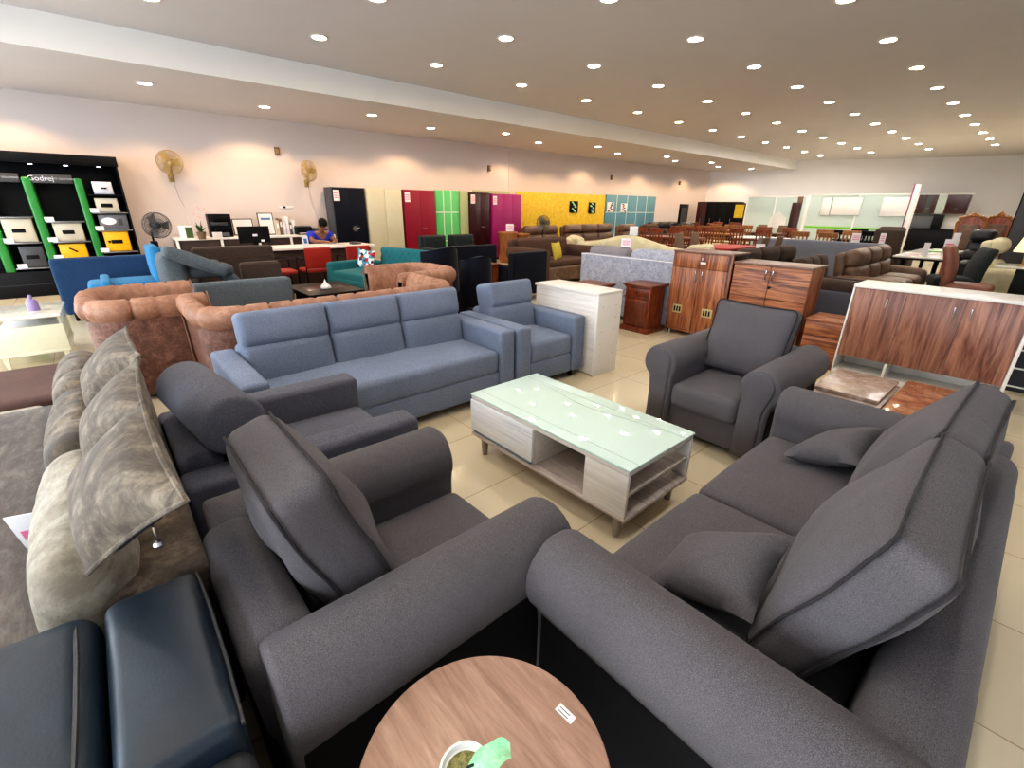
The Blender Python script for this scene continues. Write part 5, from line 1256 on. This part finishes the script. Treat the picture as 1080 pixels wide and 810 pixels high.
def price_stand(label, loc, w=0.16, h=0.22, z=0.0, rz=0.8, pink=True, post=0.0):
    t = thing('price_stand', label, 'price sign', loc, rz, 'white and pink price cards on the furniture')
    if post: P('post', cyl(0.006, 0.006, 0, post, 8), 'steel', t)
    P('card', bx(-w/2, w/2, -0.003, 0.003, post, post+h, 0.002), 'paper', t)
    if pink:
        for q in range(3): P('print_line', bx(-w/2+0.02, w/2-0.02, -0.005, 0.005, post+h*0.25+q*h*0.2, post+h*0.33+q*h*0.2, 0), 'pink_print', t)
    P('foot', bx(-w/2, w/2, -0.03, 0.03, 0-0.0, 0.004, 0), 'paper', t); return t
price_stand('white price card standing on the middle of the cream arched sofa back', (-6.02, 8.78, 0.998), 0.18, 0.19, rz=0.8, pink=False)
price_stand('small price card on the back cushions of the grey flecked sofa', (-4.10, 5.82, 1.02), 0.14, 0.12, rz=0.6)
price_stand('pink-printed price card on the barrel stool', (-10.5, 9.15, 0.882), 0.22, 0.20, rz=0.9)

# ================================================================== DINING SETS
def dining_chair0(mat, seatmat, name='dining_chair', label='', group=''):
    t = thing(name, label, 'chair', (0, 0, 0), 0, group)
    P('seat', rb(0.44, 0.42, 0.06, 0.025, 2, 1, (0, 0, 0.01)), seatmat, t, T(0, 0, 0.45))
    if mat == 'brown_chair': P('backrest', rb(0.42, 0.035, 0.50, 0.015, 2, (4, 1, 4), (0, 0, 0), lambda x, y, z: (x*(1-0.35*(z+0.25)/0.5*0.6), y, z)), seatmat, t, T(0, 0.235, 0.76, -0.12))
    else:
        P('top_rail', rb(0.44, 0.035, 0.12, 0.015, 2, 1, (0, 0, 0.03)), mat, t, T(0, 0.262, 0.97, -0.12))
        for q in range(5): P('back_slat', bx(-0.18+0.09*q-0.018, -0.18+0.09*q+0.018, -0.01, 0.01, -0.22, 0.20, 0.003), mat, t, T(0, 0.235, 0.72, -0.12))
    for x in (-0.19, 0.19):
        for y in (-0.18, 0.19): P('leg', bx(x-0.02, x+0.02, y-0.02, y+0.02, 0, 0.43, 0.004), mat, t)
    return t
def dining_table(label, loc, rz, w, d, topm, legm, group='dining tables'):
    t = thing('dining_table', label, 'table', loc, rz, group)
    P('tabletop', bx(-w/2, w/2, -d/2, d/2, 0.72, 0.76, 0.015, cs=2), topm, t)
    P('apron', bx(-w/2+0.08, w/2-0.08, -d/2+0.08, d/2-0.08, 0.66, 0.72, 0.004), legm, t)
    for x in (-w/2+0.09, w/2-0.09):
        for y in (-d/2+0.09, d/2-0.09): P('leg', bx(x-0.03, x+0.03, y-0.03, y+0.03, 0, 0.66, 0.005), legm, t)
    return t
GC = 'dining chairs in the far hall'
c_br = dining_chair0('brown_chair', 'wicker', label='brown dining chair with solid tapered pale back among the far tables', group=GC)
c_go = dining_chair0('oak_chair', 'cream_fab', label='golden wooden dining chair with cream seat among the far dining tables', group=GC)
c_rd = dining_chair0('sheesham', 'rust_leather', label='reddish wooden dining chair among the far dining tables', group=GC)
c_bk = dining_chair0('black', 'black', label='black dining chair before the green-striped glass partition', group=GC)
src = {'br': c_br, 'go': c_go, 'rd': c_rd, 'bk': c_bk}; first = set()
def chair(kind, x, y, rz, label=None):
    o = src[kind]
    if kind in first: return dup(o, (x, y, 0), rz, label)
    first.add(kind); o.location = (x, y, 0); o.rotation_euler = (0, 0, rz)
    if label: o['label'] = label
    return o
def dining_set(x, y, rz, w, d, topm, legm, kind, label, n=4, gap=0.30):
    dining_table(label, (x, y, 0), rz, w, d, topm, legm)
    c, s = math.cos(rz), math.sin(rz)
    def put(lx_, ly_, a): chair(kind, x+lx_*c-ly_*s, y+lx_*s+ly_*c, rz+a)
    k_ = n//2
    for i in range(k_):
        xx = -w/2+w*(i+0.5)/k_; put(xx, -d/2-gap, PI); put(xx, d/2+gap, 0)
dining_set(-4.95, 10.9, PI/2, 1.5, 0.85, 'red', 'brown_chair', 'br', 'red-topped dining table behind the cream sofa', 4)
dining_set(-5.9, 15.4, 0.0, 1.5, 0.9, 'white_board', 'sheesham', 'rd', 'white-topped dining table in front of the left glass partition', 4)
dining_set(-7.9, 16.5, 0.0, 1.7, 0.9, 'oak_chair', 'brown_chair', 'go', 'golden wood dining table beside the black wardrobe', 6)
dining_set(-4.1, 14.9, 0.0, 1.3, 0.9, 'cream_gloss', 'oak_chair', 'go', 'cream-topped dining table before the green-striped partition', 4)
dining_set(-7.6, 13.2, 0.0, 1.6, 0.9, 'sheesham_top', 'sheesham', 'rd', 'red-brown dining table between the cream sofa and the far wardrobes', 6)
dining_set(-3.75, 17.0, 0.0, 1.3, 0.8, 'black', 'black', 'bk', 'black dining table under the green stripe of the partition', 4)
dining_set(-7.25, 18.65, 0.0, 1.5, 0.9, 'brown_chair', 'brown_chair', 'br', 'dark brown dining table furthest back near the far glass partition', 4)
dining_set(-9.5, 19.6, 0.0, 1.5, 0.9, 'oak_chair', 'brown_chair', 'rd', 'wooden dining table directly before the black wardrobe', 4)
leafy('flower_bowl', 'bowl of yellow-green flowers on the white dining table', 'flowers', (-5.7, 15.3, 0.765), 0.3, 30, 'oak_chair', 5)
# ================================================================== RIGHT-HAND SEATS
def cyl_cushions(t, mat, n, w, y, z):
    for i in range(n): P('back_cushion', rb(w/n-0.01, 0.24, 0.30, 0.11, 4, (6, 1, 1), (0, 0.01, 0.01)), mat, t, T(-w/2+w/n*(i+0.5), y, z), angle=70)
t = plain_seat('sofa', 'dark grey sofa with three dark brown padded back cushions behind the striped chest cabinet', 'sofa', 2.3, 0.85, 0.72, 3, (-3.35, 9.55, 0), PI/2-0.08, 'brown_suede', 'brown_suede', cush=False); cyl_cushions(t, 'brown_suede', 3, 2.1, 0.18, 0.74)
plain_seat('sofa', 'pale grey long sofa seen from behind, farther than the dark padded sofa', 'sofa', 2.5, 0.9, 0.93, 3, (-3.45, 12.4, 0), PI, 'grey_plain', cush=False)
t = plain_seat('sofa', 'dark grey fabric sofa whose back faces the camera between the striped cabinets', 'sofa', 2.0, 0.80, 0.68, 2, (-1.95, 6.75, 0), PI, 'mid_grey', 'brown_suede', cush=False, back_t=0.14)
P('top_roll', rb(1.9, 0.22, 0.16, 0.075, 4, (8, 1, 1), (0, 0.0, 0.01)), 'brown_suede', t, T(0, 0.28, 0.71), angle=70)
recliner('sofa', 'brown leather recliner sofa with fat headrests beside the oval dining table', 'sofa', 2.5, 3, (-1.74, 9.75, 0), PI/2, 'brown_leather', h=0.98)
plain_seat('sofa', 'dark brown sofa with puffy cushions nearer than the brown leather recliner sofa', 'sofa', 1.35, 0.85, 0.80, 3, (-2.05, 7.84, 0), PI/2, 'brown_suede', 'brown_suede')
recliner('armchair', 'dark brown big armchair in front of the pink-edged sign wall', 'armchair', 0.95, 1, (-2.62, 14.6, 0), PI, 'brown_suede', h=1.2)
t = thing('dining_table', 'cream oval-cornered dining table covered with price cards on the right', 'table', (-1.60, 12.95, 0), 0, 'dining tables')
P('tabletop', rb(0.76, 2.8, 0.04, 0.018, 2, 1), 'white_marble', t, T(0, 0, 0.74)); P('edge_band', rb(0.78, 2.82, 0.03, 0.012, 2, 1), 'black', t, T(0, 0, 0.708))
for x in (-0.25, 0.25):
    for y in (-1.1, 1.1): P('leg', cyl(0.03, 0.04, 0, 0.70, 12, x, y), 'black', t)
for i, (x, y, rz) in enumerate(((-1.74, 11.75, 0.2), (-1.42, 12.0, 0.3), (-1.76, 12.4, 0.1), (-1.42, 12.7, -0.2))):
    t = thing('place_mat', 'red and white printed mat lying on the cream oval-cornered dining table', 'place mat', (x, y, 0.7605), rz, 'printed mats on the oval-cornered table'); P('mat', bx(-0.17, 0.17, -0.13, 0.13, 0, 0.004, 0.001), 'paper', t); P('print_band', bx(-0.12, 0.12, -0.05, 0.05, 0.004, 0.005, 0), 'red', t)
price_stand('tall white price card on the near end of the oval-cornered table', (-1.55, 11.8, 0.765), 0.11, 0.24, rz=0.75, pink=False)
price_stand('pink-striped price board on the oval-cornered table', (-1.30, 12.3, 0.765), 0.19, 0.30, rz=0.75)
price_stand('blank white price board beside the pink-striped one', (-1.30, 12.95, 0.761), 0.14, 0.40, rz=0.75, pink=False)
price_stand('pink price card before the green-striped partition', (-2.75, 12.0, 0.935), 0.17, 0.18, rz=0.75)
price_stand('pink price card leaning on the dark brown big armchair', (-2.30, 12.0, 0.935), 0.11, 0.20, rz=0.75)
price_stand('pale pink price card between the brown dining chairs and the dark padded sofa', (-3.92, 10.2, 0.60), 0.18, 0.30, rz=0.75)
for q, (x, y) in enumerate(((-1.55, 13.4), (-1.5, 13.9))):
    t = thing('serving_tray', 'lime-edged tray on the far end of the oval-cornered table', 'tray', (x, y, 0.761), 0.1, 'lime-edged trays'); P('tray', bx(-0.22, 0.22, -0.15, 0.15, 0, 0.02, 0.006), 'green_strip', t); P('lining', bx(-0.19, 0.19, -0.12, 0.12, 0.02, 0.022, 0), 'paper', t)
# single chairs at the right
def lean_chair(name, label, loc, rz, mat, h, w=0.55, seat=True, curve=0.1):
    t = thing(name, label, 'chair', loc, rz)
    def bend(x, y, z): return (x*(1-0.25*max(0, z/(h*0.6))**2), y+curve*((z/0.5)**2), z)
    P('backrest', rb(w, 0.12, h-0.42, 0.05, 3, (6, 1, 8), (0, 0.03, 0), bend), mat, t, T(0, 0.26, 0.44+(h-0.42)/2, -0.18), angle=70)
    puff_part(t, 'seat_cushion', mat, w, 0.55, 0.16, 0, -0.04, 0.42, 0.06, (0, 0, 0.02)); puff_part(t, 'base', mat, w-0.1, 0.45, 0.22, 0, 0, 0.24, 0.03, n=1)
    legs(t, 'black', (-0.2, 0.2), (-0.2, 0.2), 0.14); return t
lean_chair('dining_chair', 'dark green-grey upholstered chair with leaning back next to the rust leather recliner', (-0.98, 11.15, 0), -1.2, 'charcoal_velvet', 0.98)
lean_chair('recliner', 'rust brown leather lounge chair with pointed tall back', (-0.72, 10.2, 0), PI/2, 'rust_leather', 1.05, 0.5)
recliner('recliner', 'cream leather recliner with two tall back pads at the right edge', 'recliner', 0.9, 1, (-0.38, 12.3, 0), PI/2, 'cream_fab', h=1.12)
recliner('recliner', 'black leather recliner with thick arms before the carved sofas', 'recliner', 0.85, 1, (-1.10, 15.1, 0), 0, 'black_leather', h=1.17)
t = thing('side_table', 'thin-topped pale table with stacked cloths at the right edge', 'side table', (-0.12, 11.2, 0)); P('tabletop', bx(-0.4, 0.5, -0.35, 0.35, 0.72, 0.75, 0.006), 'white_marble', t); P('body', bx(-0.15, 0.4, -0.25, 0.25, 0, 0.72, 0.01), 'black', t)
t = thing('table_lamp', 'table lamp with glowing cream shade at the right edge', 'lamp', (-0.22, 11.05, 0.75)); P('base', lathe([(0.07, 0), (0.07, 0.02), (0.02, 0.04), (0.03, 0.16), (0.012, 0.22)], 20), 'brass', t); P('lamp_shade', lathe([(0.17, 0.22), (0.11, 0.44)], 24), 'lamp_shade', t)
for i, (x, s_) in enumerate(((-1.38, 0.72), (-0.96, 0.84))):
    t = thing('carved_chair', ('carved golden wooden throne-like chair, left of the pair by the kitchen display' if i == 0 else 'carved wooden throne-like chair with crest, right of the pair by the kitchen display'), 'chair', ((-1.48, -1.06)[i], (16.3, 17.1)[i], 0), 0, 'carved throne chairs')
    P('seat', rb(0.5, 0.5, 0.14, 0.05, 2, 1), 'brown_leather', t, T(0, 0, 0.45)); P('backrest', rb(0.34, 0.08, 0.62, 0.03, 2, (4, 1, 4)), 'brown_leather', t, T(0, 0.26, 0.88+0.1*s_))
    P('carved_back', prism([(-0.2, 0.5), (0.2, 0.5), (0.24, 1.0), (0.26, 1.30), (0.12, 1.45), (0, 1.50), (-0.12, 1.45), (-0.26, 1.30), (-0.24, 1.0)], 0.26, 0.31), 'sheesham', t)
    mb = MB(); 
    pts = [(-0.21, 0.28, 0.5), (-0.24, 0.28, 1.0), (-0.27, 0.28, 1.30), (-0.18, 0.28, 1.42), (-0.09, 0.28, 1.45), (0, 0.28, 1.52+0.04*i), (0.09, 0.28, 1.45), (0.18, 0.28, 1.42), (0.27, 0.28, 1.30), (0.24, 0.28, 1.0), (0.21, 0.28, 0.5)]
    mb.add(tube(pts, 0.035, 8))
    for q in range(9): mb.add(rb(0.07, 0.06, 0.07, 0.03, 2, 1), T(-0.24+0.06*q, 0.27, 1.40+0.07*math.sin(PI*q/8), 0, q, 0))
    mb.build('carved_frame', 'oak_chair', t)
    for s in (1, -1): P('armrest', tube([(s*0.27, 0.25, 0.72), (s*0.3, 0.0, 0.74), (s*0.29, -0.25, 0.68), (s*0.28, -0.24, 0.4)], 0.03, 8), 'oak_chair', t)
    legs(t, 'oak_chair', (-0.22, 0.22), (-0.2, 0.24), 0.40, 0.035, 0.025)
# ================================================================== KITCHEN DISPLAY, SIGN WALL, PARTITIONS, FAR WARDROBES
t = thing('kitchen_wall_unit', 'glossy dark maroon and glass wall cabinets of the kitchen display', 'kitchen cabinet', (-3.53, 26.4, 1.45))
P('backboard', bx(-1.0, 0.95, 0.06, 0.10, -1.45, 0.80, 0.003), 'white_board', t)
for x0, x1, m_ in ((-0.86, -0.38, 'maroon_steel'), (-0.38, -0.20, 'safe_dark'), (-0.03, 0.24, 'part_glass'), (0.27, 0.92, 'maroon_steel')):
    d = P('door', bx(x0, x1, -0.34, -0.32, 0.02, 0.74, 0.003), m_, t); P('handle', bx((x0+x1)/2-0.05, (x0+x1)/2+0.05, -0.35, -0.34, 0.22, 0.23, 0.002), 'chrome', d)
P('carcass', bx(-0.86, 0.92, -0.32, 0.06, 0.02, 0.74, 0.003), 'maroon', t)
t = thing('kitchen_base_unit', 'dark kitchen base counter with hood and hob below the maroon wall cabinets', 'kitchen cabinet', (-3.53, 26.1, 0))
P('body', bx(-0.95, 0.95, -0.3, 0.25, 0, 0.85, 0.004), 'black', t); P('worktop', bx(-0.97, 0.97, -0.34, 0.25, 0.85, 0.89, 0.004), 'black', t); P('hood', bx(0.0, 0.30, -0.05, 0.25, 0.9, 1.43, 0.01), 'black', t); P('hob', bx(0.35, 0.8, -0.2, 0.1, 0.89, 0.94, 0.01), 'steel', t); P('glass_splashback', bx(-0.85, 0.0, 0.23, 0.25, 0.9, 1.42, 0.002), 'safe_grey', t)
t = thing('sign_board', 'tall white signboard with pink edge standing left of the kitchen display', 'signboard', (-2.99, 17.85, 0))
P('board', bx(-0.03, 0.09, -0.06, 0.06, 0, 2.26, 0.004), 'white_board', t); P('pink_edge', bx(-0.055, -0.03, -0.07, -0.05, 0.9, 2.28, 0.002), 'magenta', t)
t = thing('column', 'dark grey column at the right edge of the hall', 'column', (-0.48, 14.6, 0)); P('shaft', bx(-0.18, 0.4, -0.2, 0.2, 0, H2, 0.005), 'dark_column', t); P('edge_strip', bx(-0.20, -0.18, -0.2, 0.2, 0, H2, 0.002), 'trim_black', t)
t = thing('wardrobe', 'large black multi-door wardrobe by the far end wall', 'wardrobe', (-10.62, 21.8, 0))
P('carcass', bx(-0.95, 0.95, 0.02, 0.6, 0.05, 1.86, 0.004), 'black', t)
for q in range(4): d = P('door', bx(-0.95+0.475*q+0.004, -0.95+0.475*(q+1)-0.004, 0.0, 0.02, 0.06, 1.84, 0.003), 'maroon' if q in (0,) else 'black', t); P('handle', bx(-0.95+0.475*q+0.22, -0.95+0.475*q+0.235, -0.02, 0.0, 0.9, 1.15, 0.002), 'steel', d)
t = thing('banner_stand', 'yellow and dark display banner at the right end of the black wardrobe', 'banner', (-9.36, 21.3, 0)); P('panel', bx(-0.22, 0.24, 0, 0.03, 0.1, 1.80, 0.003), 'black', t); P('yellow_print', bx(-0.19, 0.20, -0.005, 0.0, 1.20, 1.74, 0), 'yellow_panel', t); P('foot', bx(-0.22, 0.24, -0.15, 0.18, 0, 0.1, 0.004), 'black', t)
dr = thing('mirror_door', 'narrow dark framed door panel on the left wall near the far corner', 'door panel', (XL, 21.3, 0)); P('frame', bx(0, 0.05, -0.38, 0.38, 0, 1.75, 0.003), 'black', dr); P('mirror', bx(0.05, 0.055, -0.26, 0.26, 0.3, 1.6, 0), 'safe_dark', dr)
def partition(label, x0, x1, y, h, strip=False, post0=None):
    t = thing('glass_partition', label, 'glass partition', ((x0+x1)/2, y, 0)); w = (x1-x0)/2
    P('glass_panel', bx(-w, w, -0.006, 0.006, 0.05, h, 0), 'part_glass', t)
    P('top_rail', bx(-w, w, -0.02, 0.02, h, h+0.04, 0.003), 'white_board', t)
    for x in (-w, 0, w): P('post', bx(x-0.02, x+0.02, -0.025, 0.025, 0, h, 0.003), 'white_board', t)
    if strip: P('green_stripe', bx(-w, w*0.5, -0.012, -0.008, 1.0, 1.06, 0), 'green_strip', t)
    return t
t = partition('left glass partition with white posts behind the dining tables', -8.6, -6.45, 20.2, 2.0)
def board(x0, x1, z0, z1, par): P('white_board', bx(x0, x1, 0.02, 0.03, z0, z1, 0.002), 'white_board', par); 
board(-1.0, 0.0, 1.35, 1.95, t); board(0.1, 0.95, 1.2, 1.95, t)
P('house_decal', ([(-0.1, -0.02, 0.9), (0.5, -0.02, 0.9), (0.5, -0.02, 1.25), (0.2, -0.02, 1.5), (-0.1, -0.02, 1.25)], [(0, 1, 2, 3, 4)]), 'white_board', t)
t = partition('pale green glass partition with a lime stripe and framed white boards', -5.75, -2.95, 18.2, 2.0, True)
for x0, x1, z0, z1 in ((-1.0, -0.72, 1.40, 1.94), (-0.70, 0.10, 1.41, 1.95), (0.60, 1.25, 1.40, 1.95)):
    b_ = P('framed_board', bx(x0, x1, -0.03, -0.012, z0, z1, 0.002), 'white_board', t)
    P('board_edge', tube([(x0, -0.032, z0), (x1, -0.032, z0), (x1, -0.032, z1), (x0, -0.032, z1)], 0.006, 4, True), 'glass_line', b_)
P('light_backing', bx(-1.38, 1.38, 0.05, 0.08, 0.02, 2.0, 0.002), 'glass_top', t)
t = thing('column', 'narrow dark brown column between the two glass partitions', 'column', (-6.45, 19.4, 0)); P('shaft', bx(-0.17, 0.10, -0.1, 0.1, 0, 1.80, 0.004), 'maroon', t); P('cap', bx(-0.02, 0.10, -0.1, 0.1, 1.80, 2.0, 0.004), 'wicker', t)
